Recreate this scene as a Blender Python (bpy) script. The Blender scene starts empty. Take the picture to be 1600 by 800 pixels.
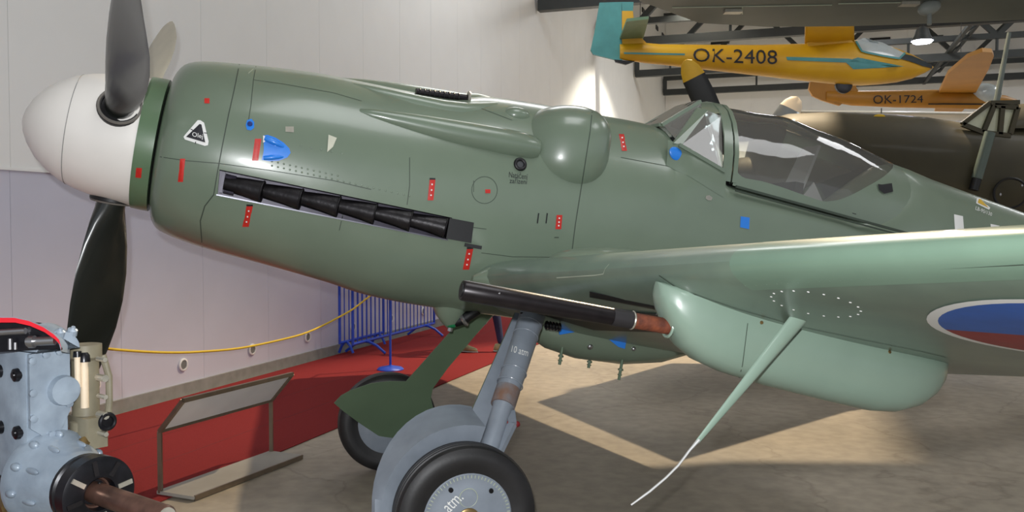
import bpy, bmesh, math, random
import numpy as np
from mathutils import Vector, Matrix
from mathutils.bvhtree import BVHTree
random.seed(7)
R = math.radians
scn = bpy.context.scene
COL = scn.collection

# ------------------------------------------------------------------ camera
F_PX, EYE = 1400.0, 1.6545
PITCH = math.atan(50.0 / F_PX)
cd = bpy.data.cameras.new('camera'); cam = bpy.data.objects.new('camera', cd); COL.objects.link(cam)
cam.location = (0, 0, EYE); cam.rotation_euler = (math.pi/2 - PITCH, 0, 0)
cd.sensor_width = 36.0; cd.lens = F_PX / 1600.0 * 36.0; cd.clip_end = 200; cd.clip_start = 0.05
scn.camera = cam

# ------------------------------------------------------------------ world, exposure, lights
wd_ = bpy.data.worlds.new('world'); scn.world = wd_; wd_.use_nodes = True
bg = wd_.node_tree.nodes['Background']; bg.inputs[0].default_value = (0.84, 0.90, 1.0, 1); bg.inputs[1].default_value = 0.42
scn.view_settings.view_transform = 'Standard'; scn.view_settings.look = 'None'
scn.view_settings.exposure = 0.62; scn.view_settings.gamma = 1.0; scn.view_settings.use_curve_mapping = False

def light(name, kind, loc, target, energy, color, **kw):
    ld = bpy.data.lights.new(name, kind); lo = bpy.data.objects.new(name, ld); COL.objects.link(lo)
    lo.location = loc; ld.energy = energy; ld.color = color
    for k, v in kw.items(): setattr(ld, k, v)
    d = Vector(target) - Vector(loc); lo.rotation_euler = d.to_track_quat('-Z', 'Y').to_euler()
    return lo
# flash unit of the camera: a little left of and above the lens
light('camera_flash', 'SPOT', (-0.05, -0.03, EYE + 0.12), (0.0, 10, EYE - 0.2), 330, (0.97, 0.985, 1.0), spot_size=R(92), spot_blend=0.6, shadow_soft_size=0.02)
# warm hall lamp behind the aircraft that throws the shadows on the floor
light('hall_lamp', 'SPOT', (3.8, 12.5, 8.0), (2.9, 7.6, 0), 2800, (1.0, 0.80, 0.54), spot_size=R(76), spot_blend=0.3, shadow_soft_size=0.10)
# soft fill lights added out of view to raise the ambient light
FILL_LIGHTS = [(2.0, 2.0), (9.0, 3.0), (1.0, 13.5), (10.5, 11.0), (9.0, 24.0), (17.0, 20.0)]
for i, (x, y) in enumerate(FILL_LIGHTS):
    light('soft_fill_light', 'AREA', (x, y, 8.6), (x, y, 0), 320 if y > 15 else 135, (0.97, 0.985, 1.0), shape='SQUARE', size=3.4)

# ------------------------------------------------------------------ hall frame: s along the left wall, d into the hall
W0 = Vector((-3.5, 7.57, 0)); WD = Vector((.3187, .9479, 0)); WN = Vector((.9479, -.3187, 0))
def HW(s, d, z): return W0 + WD*s + WN*d + Vector((0, 0, z))
# two wall washers under the trusses
light('wall_lamp', 'SPOT', HW(18.2, 2.9, 8.0), HW(18.2, 2.9, 0), 5200, (1.0, 0.93, 0.78), spot_size=R(112), spot_blend=0.7, shadow_soft_size=0.08)
light('wall_lamp', 'SPOT', HW(27.6, 2.6, 7.4), HW(27.6, 2.6, 0), 1800, (1.0, 0.93, 0.78), spot_size=R(104), spot_blend=0.7, shadow_soft_size=0.08)

# ------------------------------------------------------------------ view rays (used to lay marks on the surfaces)
_fw = Vector((0, math.cos(PITCH), -math.sin(PITCH))); _up = Vector((0, math.sin(PITCH), math.cos(PITCH))); _rt = Vector((1, 0, 0))
CAM = Vector((0, 0, EYE))
def ray(px, py): return (_fw*F_PX + _rt*(px-800) + _up*(400-py)).normalized()
def atY(px, py, Y):
    d = ray(px, py); return CAM + d*((Y - CAM.y)/d.y)
def onfloor(px, py, z=0.0):
    d = ray(px, py); return CAM + d*((z - CAM.z)/d.z)
def onplane(px, py, p0, n):
    d = ray(px, py); return CAM + d*((p0 - CAM).dot(n)/d.dot(n))
def pproj(P):
    d = Vector(P) - CAM; z = d.dot(_fw); return (800 + F_PX*d.dot(_rt)/z, 400 - F_PX*d.dot(_up)/z)

# ------------------------------------------------------------------ materials
def lin(c):
    return tuple(((v/255)/12.92 if v/255 <= 0.04045 else ((v/255+0.055)/1.055)**2.4) for v in c)
MATS = {}
def mat(name, rgb, rough=0.5, metal=0.0, vary=0.10, scale=6.0, bump=0.0, bscale=60.0, coat=0.0, rgb2=None, spec=0.5, detail=4.0, coords='Object'):
    if name in MATS: return MATS[name]
    m = bpy.data.materials.new(name); m.use_nodes = True; nt = m.node_tree; b = nt.nodes['Principled BSDF']
    tc = nt.nodes.new('ShaderNodeTexCoord'); nz = nt.nodes.new('ShaderNodeTexNoise')
    nz.inputs['Scale'].default_value = scale; nz.inputs['Detail'].default_value = detail
    nt.links.new(tc.outputs[coords], nz.inputs['Vector'])
    rp = nt.nodes.new('ShaderNodeValToRGB'); nt.links.new(nz.outputs['Fac'], rp.inputs['Fac'])
    c = lin(rgb); c2 = lin(rgb2) if rgb2 else tuple(v*(1-vary) for v in c); c1 = c if rgb2 else tuple(min(1, v*(1+vary)) for v in c)
    rp.color_ramp.elements[0].position = .32; rp.color_ramp.elements[1].position = .68
    rp.color_ramp.elements[0].color = (*c2, 1); rp.color_ramp.elements[1].color = (*c1, 1)
    nt.links.new(rp.outputs['Color'], b.inputs['Base Color'])
    b.inputs['Roughness'].default_value = rough; b.inputs['Metallic'].default_value = metal
    b.inputs['Coat Weight'].default_value = coat; b.inputs['Coat Roughness'].default_value = 0.12
    b.inputs['Specular IOR Level'].default_value = spec
    if bump > 0:
        n2 = nt.nodes.new('ShaderNodeTexNoise'); n2.inputs['Scale'].default_value = bscale; n2.inputs['Detail'].default_value = 3
        nt.links.new(tc.outputs[coords], n2.inputs['Vector'])
        bp = nt.nodes.new('ShaderNodeBump'); bp.inputs['Strength'].default_value = bump; bp.inputs['Distance'].default_value = 0.01
        nt.links.new(n2.outputs['Fac'], bp.inputs['Height']); nt.links.new(bp.outputs['Normal'], b.inputs['Normal'])
        nt.links.new(bp.outputs['Normal'], b.inputs['Coat Normal'])
    MATS[name] = m; return m
def emis(name, rgb, strength):
    m = bpy.data.materials.new(name); m.use_nodes = True; b = m.node_tree.nodes['Principled BSDF']
    b.inputs['Base Color'].default_value = (*lin(rgb), 1); b.inputs['Emission Color'].default_value = (*lin(rgb), 1); b.inputs['Emission Strength'].default_value = strength
    return m
def glass(name, tint=(235, 240, 238), rough=0.02, mixw=0.86, refl=(1, 1, 1)):
    m = bpy.data.materials.new(name); m.use_nodes = True; nt = m.node_tree; nt.nodes.clear()
    o = nt.nodes.new('ShaderNodeOutputMaterial'); tr = nt.nodes.new('ShaderNodeBsdfTransparent'); gl = nt.nodes.new('ShaderNodeBsdfGlossy'); df = nt.nodes.new('ShaderNodeBsdfDiffuse')
    tr.inputs[0].default_value = (*lin(tint), 1); gl.inputs['Roughness'].default_value = rough; gl.inputs[0].default_value = (*refl, 1); df.inputs[0].default_value = (.75, .72, .66, 1)
    fr = nt.nodes.new('ShaderNodeFresnel'); fr.inputs[0].default_value = 1.5
    tc = nt.nodes.new('ShaderNodeTexCoord'); nz = nt.nodes.new('ShaderNodeTexNoise'); nz.inputs['Scale'].default_value = 3.0; nt.links.new(tc.outputs['Object'], nz.inputs['Vector'])
    bm_ = nt.nodes.new('ShaderNodeBump'); bm_.inputs['Strength'].default_value = .12; bm_.inputs['Distance'].default_value = .05; nt.links.new(nz.outputs['Fac'], bm_.inputs['Height'])
    nt.links.new(bm_.outputs['Normal'], gl.inputs['Normal'])
    m1 = nt.nodes.new('ShaderNodeMixShader'); m1.inputs[0].default_value = 1-mixw
    nt.links.new(tr.outputs[0], m1.inputs[1]); nt.links.new(df.outputs[0], m1.inputs[2])
    m2 = nt.nodes.new('ShaderNodeMixShader'); nt.links.new(fr.outputs[0], m2.inputs[0]); nt.links.new(m1.outputs[0], m2.inputs[1]); nt.links.new(gl.outputs[0], m2.inputs[2])
    nt.links.new(m2.outputs[0], o.inputs[0]); return m

M_GREEN = mat('fuselage_green', (111, 125, 108), .30, vary=.07, scale=2.2, bump=.05, bscale=7, coat=.35)
M_MINT = mat('mint_grey_paint', (134, 155, 140), .32, vary=.06, scale=3, bump=.03, bscale=9, coat=.3)
M_WINGU = mat('wing_worn_green', (116, 134, 118), .34, rgb2=(96, 112, 102), scale=2.6, bump=.04, bscale=8, coat=.25, detail=7)
M_WINGM = mat('wing_edge_mint', (112, 137, 119), .30, vary=.07, scale=3, coat=.3)
M_DKGREEN = mat('door_green', (92, 112, 88), .5, vary=.06, scale=4)
M_RINGG = mat('spinner_ring_green', (92, 116, 88), .35, vary=.05, coat=.2)
M_WHITE = mat('spinner_white', (236, 232, 226), .38, vary=.02, coat=.2)
M_BLADE = mat('blade_black', (30, 33, 30), .28, vary=.15, scale=5, coat=.4)
M_BLADEP = mat('blade_pale', (196, 188, 168), .4, vary=.06)
M_BLACK = mat('black_paint', (18, 18, 20), .45, vary=.2)
M_SOOT = mat('exhaust_black', (40, 38, 40), .38, metal=.5, vary=.3, scale=14, bump=.2, bscale=40)
M_SLOT = mat('exhaust_bay_dark', (48, 44, 58), .4, metal=.3, vary=.35, scale=18)
M_SEAM = mat('seam_dark', (58, 68, 58), .6, vary=.1)
M_SEAML = mat('seam_light', (168, 176, 158), .5, vary=.1)
M_RED = mat('marking_red', (190, 38, 30), .4, vary=.12, scale=40)
M_BLUE = mat('marking_blue', (34, 124, 220), .35, vary=.05, coat=.3)
M_LWHITE = mat('lettering_white', (225, 225, 222), .5, vary=.02)
M_LBLACK = mat('lettering_black', (24, 24, 30), .5, vary=.02)
M_YEL = mat('marking_yellow', (205, 165, 30), .5, vary=.05)
M_ROUNDB = mat('roundel_blue', (40, 92, 176), .45, vary=.08, scale=10)
M_ROUNDR = mat('roundel_red', (146, 32, 36), .45, vary=.1, scale=10)
M_GREY = mat('gear_grey', (128, 136, 146), .38, vary=.10, scale=9, coat=.15)
M_RUBBER = mat('tyre_rubber', (30, 29, 30), .5, vary=.18, scale=12, bump=.06, bscale=80)
M_BAND = mat('worn_band', (122, 92, 76), .6, rgb2=(120, 124, 130), scale=14, bump=.2, bscale=60)
M_RUST = mat('rust', (128, 66, 40), .7, rgb2=(88, 44, 30), scale=30, bump=.25, bscale=90)
M_GUN = mat('gun_steel', (34, 30, 32), .32, metal=.5, vary=.2, scale=20)
M_STEEL = mat('steel', (170, 170, 172), .3, metal=.9, vary=.1)
M_BRASS = mat('brass', (130, 108, 70), .35, metal=.7, vary=.25, scale=30)
M_GLASS = glass('canopy_perspex', (228, 228, 222), .03, .90)
M_WGLASS = glass('windscreen_glass', (215, 225, 225), .03, .80)
M_COCK = mat('cockpit_dark', (34, 34, 34), .7, vary=.2)
M_SEAT = mat('headrest_grey', (150, 152, 156), .5, vary=.05)
M_REDCARP = mat('carpet_red', (138, 48, 48), .95, rgb2=(116, 37, 39), scale=260, bump=.25, bscale=500, spec=.1)
M_CURB = mat('curb_concrete', (128, 128, 124), .8, vary=.12, scale=9)
M_WALLW = mat('wall_white', (226, 226, 224), .55, vary=.012, scale=2)
M_WALLL = mat('wall_lavender', (192, 192, 206), .5, vary=.02, scale=2)
M_WALLB = mat('wall_joint', (206, 206, 205), .7)
M_TRUSS = mat('truss_dark', (42, 46, 46), .55, vary=.1)
M_CEIL = mat('ceiling_white', (205, 205, 200), .7, vary=.02)
M_BARB = mat('barrier_blue', (28, 70, 190), .35, vary=.06, coat=.2)
M_ROPE = mat('rope_yellow', (214, 178, 40), .7, vary=.12, scale=200)
M_FRAME = mat('stand_bronze', (122, 108, 92), .35, metal=.6, vary=.1, scale=12)
M_PANEL = mat('stand_panel', (226, 224, 224), .3, vary=.03)
M_BASEP = mat('stand_base', (150, 146, 138), .5, vary=.05)
M_ENG = mat('engine_bluegrey', (150, 163, 176), .36, metal=.15, rgb2=(122, 134, 147), scale=10, bump=.12, bscale=35, coat=.15)
M_ENGD = mat('engine_black', (26, 26, 30), .28, metal=.4, vary=.3, scale=20)
M_ENGR = mat('engine_red_cut', (210, 30, 44), .4, vary=.05)
M_COPPER = mat('shaft_copper', (128, 96, 84), .35, metal=.7, rgb2=(92, 70, 62), scale=16)
M_ALU = mat('alu', (176, 172, 160), .35, metal=.6, vary=.15, scale=20)
M_CREAM = mat('cream', (214, 196, 170), .5, vary=.06)
M_OLIVE2 = mat('brownish', (116, 110, 92), .5, vary=.15, scale=14)
M_GYEL = mat('glider_yellow', (208, 160, 20), .4, rgb2=(192, 142, 18), scale=1.2, coat=.2)
M_GYEL2 = mat('glider_orange', (170, 118, 34), .45, vary=.08, scale=2)
M_TEAL = mat('glider_teal', (72, 138, 138), .5, vary=.08)
M_TEAL2 = mat('glider_sage', (104, 134, 108), .5, vary=.06)
M_OLIVE = mat('olive_drab', (72, 66, 48), .6, rgb2=(58, 54, 41), scale=1.6, coat=.05, spec=.3)
M_GWING = mat('overhead_wing_grey', (92, 98, 94), .5, vary=.08, scale=2)
M_DKGLASS = mat('dark_nose', (52, 60, 64), .2, vary=.1, coat=.4)
M_CANW = mat('glider_perspex', (176, 184, 184), .15, vary=.06, coat=.5)
M_DENIM = mat('denim', (40, 44, 80), .85, vary=.2, scale=60)
M_SHIRT = mat('jacket_grey', (86, 90, 98), .85, vary=.1, scale=30)
M_SKIN = mat('skin', (205, 160, 135), .55, vary=.04)
M_HAIR = mat('hair_brown', (58, 42, 32), .7, vary=.2, scale=40)
M_SHOE = mat('shoe_pale', (176, 172, 128), .6, vary=.15, scale=30)

# ------------------------------------------------------------------ mesh helpers (points in world coordinates)
ORG = {}
def V(p): return Vector(p)
def make(name, vf, m, parent=None, origin=None, sharp=35, cap_fix=True):
    verts, faces = vf
    org = ORG[parent] if parent is not None else (Vector(origin) if origin is not None else Vector((0, 0, 0)))
    me = bpy.data.meshes.new(name); me.from_pydata([tuple(Vector(v)-org) for v in verts], [], faces)
    b = bmesh.new(); b.from_mesh(me)
    if cap_fix: bmesh.ops.recalc_face_normals(b, faces=b.faces)
    b.to_mesh(me); b.free()
    me.polygons.foreach_set('use_smooth', [True]*len(me.polygons)); me.set_sharp_from_angle(angle=R(sharp)); me.update()
    ms = m if isinstance(m, (list, tuple)) else [m]
    for x in ms: me.materials.append(x)
    o = bpy.data.objects.new(name, me); COL.objects.link(o)
    if parent is not None: o.parent = parent
    else: o.location = org
    ORG[o] = org
    return o
def tag(o, label=None, cat=None, group=None, kind=None):
    if label: o['label'] = label
    if cat: o['category'] = cat
    if group: o['group'] = group
    if kind: o['kind'] = kind
    return o
def thing(name, label, cat, loc, group=None):
    o = bpy.data.objects.new(name, None); COL.objects.link(o); o.location = loc; o.empty_display_size = .1
    ORG[o] = Vector(loc); return tag(o, label, cat, group)
def join(*vfs):
    V_, F_ = [], []
    for v, f in vfs:
        n = len(V_); V_ += list(v); F_ += [tuple(i+n for i in q) for q in f]
    return V_, F_
def frame(d, up=Vector((0, 0, 1))):
    d = Vector(d).normalized(); a = d.cross(up)
    if a.length < 1e-4: a = d.cross(Vector((1, 0, 0)))
    a.normalize(); return d, a, a.cross(d).normalized()
def box(c, sx, sy, sz, ax=Vector((1, 0, 0)), ay=Vector((0, 1, 0)), az=Vector((0, 0, 1))):
    c = Vector(c); v = [c + ax*(i*sx/2) + ay*(j*sy/2) + az*(k*sz/2) for i in (-1, 1) for j in (-1, 1) for k in (-1, 1)]
    return v, [(0, 1, 3, 2), (4, 6, 7, 5), (0, 4, 5, 1), (2, 3, 7, 6), (0, 2, 6, 4), (1, 5, 7, 3)]
def bar(p, q, w, h=None, up=Vector((0, 0, 1))):
    p, q = Vector(p), Vector(q); d, a, b = frame(q-p, up); return box((p+q)/2, (q-p).length, w, h or w, d, a, b)
def loft(secs, closed=True, caps=True):
    n = len(secs[0]); v = [Vector(p) for s in secs for p in s]; f = []
    for i in range(len(secs)-1):
        for j in range(n if closed else n-1):
            k = (j+1) % n; f.append((i*n+j, i*n+k, (i+1)*n+k, (i+1)*n+j))
    if caps and closed: f.append(tuple(range(n-1, -1, -1))); f.append(tuple((len(secs)-1)*n+j for j in range(n)))
    return v, f
def tube(path, rad, n=12, caps=True):
    path = [Vector(p) for p in path]; secs = []; up = Vector((0, 0, 1))
    rr = rad if isinstance(rad, (list, tuple)) else [rad]*len(path)
    prev = None
    for i, p in enumerate(path):
        d = (path[min(i+1, len(path)-1)] - path[max(i-1, 0)]).normalized()
        if prev is None: _, a, b = frame(d)
        else: a = (prev - d*prev.dot(d)).normalized(); b = d.cross(a)
        prev = a
        b = d.cross(a)
        secs.append([p + (a*math.cos(t) + b*math.sin(t))*rr[i] for t in [2*math.pi*k/n for k in range(n)]])
    return loft(secs, True, caps)
def lathe(prof, o, axis, n=32, caps=True):
    d, a, b = frame(axis); o = Vector(o)
    return loft([[o + d*x + (a*math.cos(t) + b*math.sin(t))*r for t in [2*math.pi*k/n for k in range(n)]] for x, r in prof], True, caps)
def torus(o, axis, Rr, r, n=32, m=8):
    d, a, b = frame(axis); o = Vector(o); v, f = [], []
    for i in range(n):
        t = 2*math.pi*i/n; e = a*math.cos(t) + b*math.sin(t)
        for j in range(m):
            u = 2*math.pi*j/m; v.append(o + e*(Rr + r*math.cos(u)) + d*(r*math.sin(u)))
    for i in range(n):
        for j in range(m): f.append((i*m+j, i*m+(j+1) % m, ((i+1) % n)*m+(j+1) % m, ((i+1) % n)*m+j))
    return v, f
def prism(poly, ext):
    ext = Vector(ext); n = len(poly); v = [Vector(p) for p in poly] + [Vector(p)+ext for p in poly]
    return v, [tuple(range(n)), tuple(range(2*n-1, n-1, -1))] + [(i, (i+1) % n, n+(i+1) % n, n+i) for i in range(n)]
def ellipsoid(c, ax, ay, az, n=20, m=12):
    c = Vector(c); secs = []
    for i in range(m+1):
        t = math.pi*i/m; x, r = -math.cos(t), max(math.sin(t), 1e-3)
        secs.append([c + ax*x + (ay*math.cos(u) + az*math.sin(u))*r for u in [2*math.pi*k/n for k in range(n)]])
    return loft(secs)
def herm(xs, ys, x):
    xs = np.array(xs, float); ys = np.array(ys, float); h = np.diff(xs); s = np.diff(ys)/h
    m = np.zeros(len(xs)); m[0] = s[0]; m[-1] = s[-1]
    for i in range(1, len(xs)-1): m[i] = 0 if s[i-1]*s[i] <= 0 else 2*s[i-1]*s[i]/(s[i-1]+s[i])
    i = int(np.clip(np.searchsorted(xs, x)-1, 0, len(xs)-2)); t = (x-xs[i])/h[i]
    return float((2*t**3-3*t**2+1)*ys[i] + (t**3-2*t**2+t)*h[i]*m[i] + (-2*t**3+3*t**2)*ys[i+1] + (t**3-t**2)*h[i]*m[i+1])
def bvh_of(*objs):
    v, f = [], []
    for o in objs:
        n = len(v); v += [p.co + ORG[o] for p in o.data.vertices]; f += [[i+n for i in q.vertices] for q in o.data.polygons]
    return BVHTree.FromPolygons(v, f)
def hit(b, px, py):
    h, n, i, d = b.ray_cast(CAM, ray(px, py))
    if h is None: return None, None
    if n.dot(CAM-h) < 0: n = -n
    return h, n
def cham(poly, f=1): return poly
def decal(b, pts, off=.002, thick=.0, step=None):
    """patch lying on the surface: fan over the outline"""
    if step:
        q = []
        for i in range(len(pts)):
            p0, p1 = pts[i], pts[(i+1) % len(pts)]; n = max(1, int(math.hypot(p1[0]-p0[0], p1[1]-p0[1])/step))
            q += [(p0[0]+(p1[0]-p0[0])*k/n, p0[1]+(p1[1]-p0[1])*k/n) for k in range(n)]
        pts = q
    cx = sum(p[0] for p in pts)/len(pts); cy = sum(p[1] for p in pts)/len(pts)
    rings = [[(cx+(x-cx)*s, cy+(y-cy)*s) for x, y in pts] for s in (1.0, .66, .33)]
    v = []
    hc, nc = hit(b, cx, cy)
    for ring in rings:
        for x, y in ring:
            h, n = hit(b, x, y)
            if h is None or (h-hc).length > 1.0: h, n = onplane(x, y, hc, nc), nc
            v.append(h + n*off)
    v.append(hc + nc*off); m = len(pts); f = []
    for k in range(2):
        for i in range(m): f.append((k*m+i, k*m+(i+1) % m, (k+1)*m+(i+1) % m, (k+1)*m+i))
    for i in range(m): f.append((2*m+i, 2*m+(i+1) % m, 3*m))
    return v, f
def seamline(b, pts, w=.004, off=.0015, step=7):
    q = []
    for i in range(len(pts)-1):
        p0, p1 = pts[i], pts[i+1]; n = max(1, int(math.hypot(p1[0]-p0[0], p1[1]-p0[1])/step))
        q += [(p0[0]+(p1[0]-p0[0])*k/n, p0[1]+(p1[1]-p0[1])*k/n) for k in range(n)]
    q.append(pts[-1]); P = []
    for x, y in q:
        h, n = hit(b, x, y)
        if h is not None and (not P or (h-P[-1][0]).length < .5): P.append((h+n*off, n))
    v, f = [], []
    for i, (p, n) in enumerate(P):
        d = (P[min(i+1, len(P)-1)][0] - P[max(i-1, 0)][0]).normalized(); s = d.cross(n).normalized()*(w/2)
        v += [p+s, p-s]
        if i: f.append((2*i-2, 2*i-1, 2*i+1, 2*i))
    return v, f
def text_uv(s):
    cu = bpy.data.curves.new('t', 'FONT'); cu.body = s; cu.resolution_u = 3
    o = bpy.data.objects.new('t', cu); COL.objects.link(o)
    bpy.context.view_layer.update(); dg = bpy.context.evaluated_depsgraph_get(); me = bpy.data.meshes.new_from_object(o.evaluated_get(dg))
    P = [v.co.copy() for v in me.vertices]; Fc = [tuple(p.vertices) for p in me.polygons]
    bpy.data.objects.remove(o); bpy.data.curves.remove(cu); bpy.data.meshes.remove(me)
    x0 = min(p.x for p in P); x1 = max(p.x for p in P); y0 = min(p.y for p in P); y1 = max(p.y for p in P)
    return [((p.x-x0)/(x1-x0), (p.y-y0)/(y1-y0)) for p in P], Fc
def text_on(b, s, quad, off=.003):
    """quad: bottom-left, bottom-right, top-right, top-left outline of the lettering on the surface"""
    uv, fc = text_uv(s); v = []
    last = None
    for u, t in uv:
        x = (1-u)*(1-t)*quad[0][0]+u*(1-t)*quad[1][0]+u*t*quad[2][0]+(1-u)*t*quad[3][0]
        y = (1-u)*(1-t)*quad[0][1]+u*(1-t)*quad[1][1]+u*t*quad[2][1]+(1-u)*t*quad[3][1]
        h, n = hit(b, x, y)
        if h is None: h, n = last
        last = (h, n); v.append(h+n*off)
    return v, fc

# ================================================================== THE HALL
def concrete():
    m = bpy.data.materials.new('floor_concrete'); m.use_nodes = True; nt = m.node_tree; b = nt.nodes['Principled BSDF']
    tc = nt.nodes.new('ShaderNodeTexCoord')
    n1 = nt.nodes.new('ShaderNodeTexNoise'); n1.inputs['Scale'].default_value = .7; n1.inputs['Detail'].default_value = 8
    n2 = nt.nodes.new('ShaderNodeTexNoise'); n2.inputs['Scale'].default_value = 9; n2.inputs['Detail'].default_value = 6
    vo = nt.nodes.new('ShaderNodeTexVoronoi'); vo.feature = 'DISTANCE_TO_EDGE'; vo.inputs['Scale'].default_value = .38
    nw = nt.nodes.new('ShaderNodeTexNoise'); nw.inputs['Scale'].default_value = 1.6; nw.inputs['Detail'].default_value = 6
    mx = nt.nodes.new('ShaderNodeMixRGB'); mx.blend_type = 'LINEAR_LIGHT'; mx.inputs[0].default_value = .35
    for n in (n1, n2, nw): nt.links.new(tc.outputs['Object'], n.inputs['Vector'])
    nt.links.new(tc.outputs['Object'], mx.inputs[1]); nt.links.new(nw.outputs['Color'], mx.inputs[2]); nt.links.new(mx.outputs[0], vo.inputs['Vector'])
    r1 = nt.nodes.new('ShaderNodeValToRGB'); r1.color_ramp.elements[0].color = (*lin((148, 139, 125)), 1); r1.color_ramp.elements[1].color = (*lin((169, 158, 142)), 1)
    r1.color_ramp.elements[0].position = .3; r1.color_ramp.elements[1].position = .7
    r2 = nt.nodes.new('ShaderNodeValToRGB'); r2.color_ramp.elements[0].color = (.82, .82, .82, 1); r2.color_ramp.elements[1].color = (1.06, 1.06, 1.06, 1)
    r2.color_ramp.elements[0].position = .3; r2.color_ramp.elements[1].position = .65
    r3 = nt.nodes.new('ShaderNodeValToRGB'); r3.color_ramp.elements[0].color = (.80, .79, .78, 1); r3.color_ramp.elements[1].color = (1, 1, 1, 1); r3.color_ramp.elements[1].position = .006
    nt.links.new(n1.outputs['Fac'], r1.inputs[0]); nt.links.new(n2.outputs['Fac'], r2.inputs[0]); nt.links.new(vo.outputs['Distance'], r3.inputs[0])
    a = nt.nodes.new('ShaderNodeMixRGB'); a.blend_type = 'MULTIPLY'; a.inputs[0].default_value = 1; nt.links.new(r1.outputs[0], a.inputs[1]); nt.links.new(r2.outputs[0], a.inputs[2])
    c = nt.nodes.new('ShaderNodeMixRGB'); c.blend_type = 'MULTIPLY'; c.inputs[0].default_value = 1; nt.links.new(a.outputs[0], c.inputs[1]); nt.links.new(r3.outputs[0], c.inputs[2])
    nt.links.new(c.outputs[0], b.inputs['Base Color']); b.inputs['Roughness'].default_value = .5; b.inputs['Specular IOR Level'].default_value = .35
    return m
tag(make('floor', box(HW(8, 14, -.1), 62, 44, .2, WD, WN), concrete(), origin=HW(8, 14, -.1)), kind='structure')
tag(make('ceiling', box(HW(8, 14, 10.75), 62, 44, .2, WD, WN), M_CEIL, origin=HW(8, 14, 10.75)), kind='structure')
wall = tag(make('wall_left', box(HW(8, -.16, 5.3), 46, .16, 10.6, WD, WN), M_WALLB, origin=HW(8, -.16, 0)), kind='structure')
endw = tag(make('wall_back', box(HW(30.55, 16, 5.3), .16, 33, 10.6, WD, WN), M_WALLB, origin=HW(30.55, 16, 0)), kind='structure')
def panels(parent, n, base, step, zlo, zhi, m, name, along, nrm, gap=.0035):
    first = None
    for i in range(n):
        if first is None:
            first = make(name, box(base, step-gap, .08, zhi-zlo, along, nrm), m, parent); first.location = Vector((0, 0, 0)); o = first
        else:
            o = first.copy(); COL.objects.link(o); o.location = along*(step*i)
for i0 in (0,):
    panels(wall, 38, HW(-10.93+.56, -.045, 6.34), 1.12, 2.075, 10.6, M_WALLW, 'wall_panel', WD, WN)
    panels(wall, 38, HW(-10.93+.56, -.055, 1.09), 1.12, .12, 2.06, M_WALLL, 'wall_panel', WD, WN)
make('ledge_strip', box(HW(8, -.02, 2.07), 46, .05, .022, WD, WN), M_WALLW, wall)
panels(endw, 29, HW(30.45, .56, 5.3), 1.12, .0, 10.6, M_WALLW, 'wall_panel', WN, WD)
tag(make('baseboard_left', box(HW(8, -.01, .06), 46, .05, .12, WD, WN), M_CURB, origin=HW(8, -.01, 0)), kind='structure')
for i in range(-1, 9):           # round air holes low in the wall
    c = HW(-.05 + 1.12*i, -.012, .30)
    o = make('air_vent', lathe([(0, .062), (.012, .062), (.016, .056), (.016, .046), (.004, .044), (.004, .0005)], c, WN, 24), M_WALLW, wall)
    make('vent_grille', join(lathe([(.0045, .043), (.007, .043)], c, WN, 20), *[box(c + WN*.010 + Vector((0, 0, z)), .004, .08 if abs(z) < .02 else .06, .006, WN, WD) for z in (-.03, -.015, 0, .015, .03)]), M_BLACK if i == 0 else M_CURB, o)
for i in range(5):               # dark slots high up along the left wall
    make('wall_slot', box(HW(23.9 + 1.45*i, .0, 9.1), .45, .05, .16, WD, WN), M_BLACK, wall)
for px, py in ((1375, 62), (1457, 59), (1125, 66)):
    c = onplane(px, py, HW(30.4, 0, 0), WD)
    make('wall_slot', box(c, .05, .72, .15, WD, WN), M_BLACK, endw)

# red carpet runner along the wall
ca = HW(-6, .04, 0); cpt = [HW(-6, .05, .004), HW(16, .05, .004)]
f1, f2 = onfloor(345, 746), onfloor(763, 571); fd = (f2-f1).normalized()
carpet = tag(make('carpet_runner', prism([cpt[0], cpt[1], f1 + fd*13 + Vector((0, 0, .004)), f1 - fd*6 + Vector((0, 0, .004))], (0, 0, .006)), M_REDCARP, origin=HW(5, 1, 0)),
             'red carpet runner on the floor along the left wall', 'carpet')
for t in (-.2, .35):
    s0 = f1 + WN*(-.95+t) - fd*3
    make('carpet_seam', bar(s0 + Vector((0, 0, .0102)), s0 + fd*12 + Vector((0, 0, .0102)), .006, .001), M_RED if False else mat('carpet_joint', (96, 20, 24), .9), carpet)

# roof trusses
def truss(s, zb, label):
    o = thing('roof_truss', label, 'roof truss', HW(s, .1, zb), 'roof trusses of the hall')
    L_ = 30.0
    make('bottom_chord', bar(HW(s, .05, zb), HW(s, L_, zb), .22, .22), M_TRUSS, o)
    make('inner_chord', bar(HW(s, .05, zb+.55), HW(s, L_, zb+.55), .16, .16), M_TRUSS, o)
    make('top_chord', bar(HW(s, .05, zb+3.0), HW(s, L_, zb+3.0), .18, .18), M_TRUSS, o)
    make('post', bar(HW(s, .1, zb), HW(s, .1, zb+.55), .14), M_TRUSS, o)
    k = 1.2; i = 0
    while k < L_-3:
        make('hanger', bar(HW(s, k, zb), HW(s, k, zb+.55), .06), M_TRUSS, o)
        a, b_ = (zb+.55, zb+3.0) if i % 2 == 0 else (zb+3.0, zb+.55)
        make('diagonal', bar(HW(s, k, a), HW(s, k+2.4, b_), .15), M_TRUSS, o)
        k += 2.4; i += 1
    return o
truss(12.65, 6.35, 'dark steel roof truss nearest the camera, cut by the top edge')
truss(18.3, 6.6, 'dark steel roof truss passing behind the teal glider tail')
truss(23.75, 6.65, 'dark steel roof truss behind the yellow glider boom, third from camera')
truss(29.65, 6.85, 'dark steel roof truss close to the white end wall')
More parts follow.
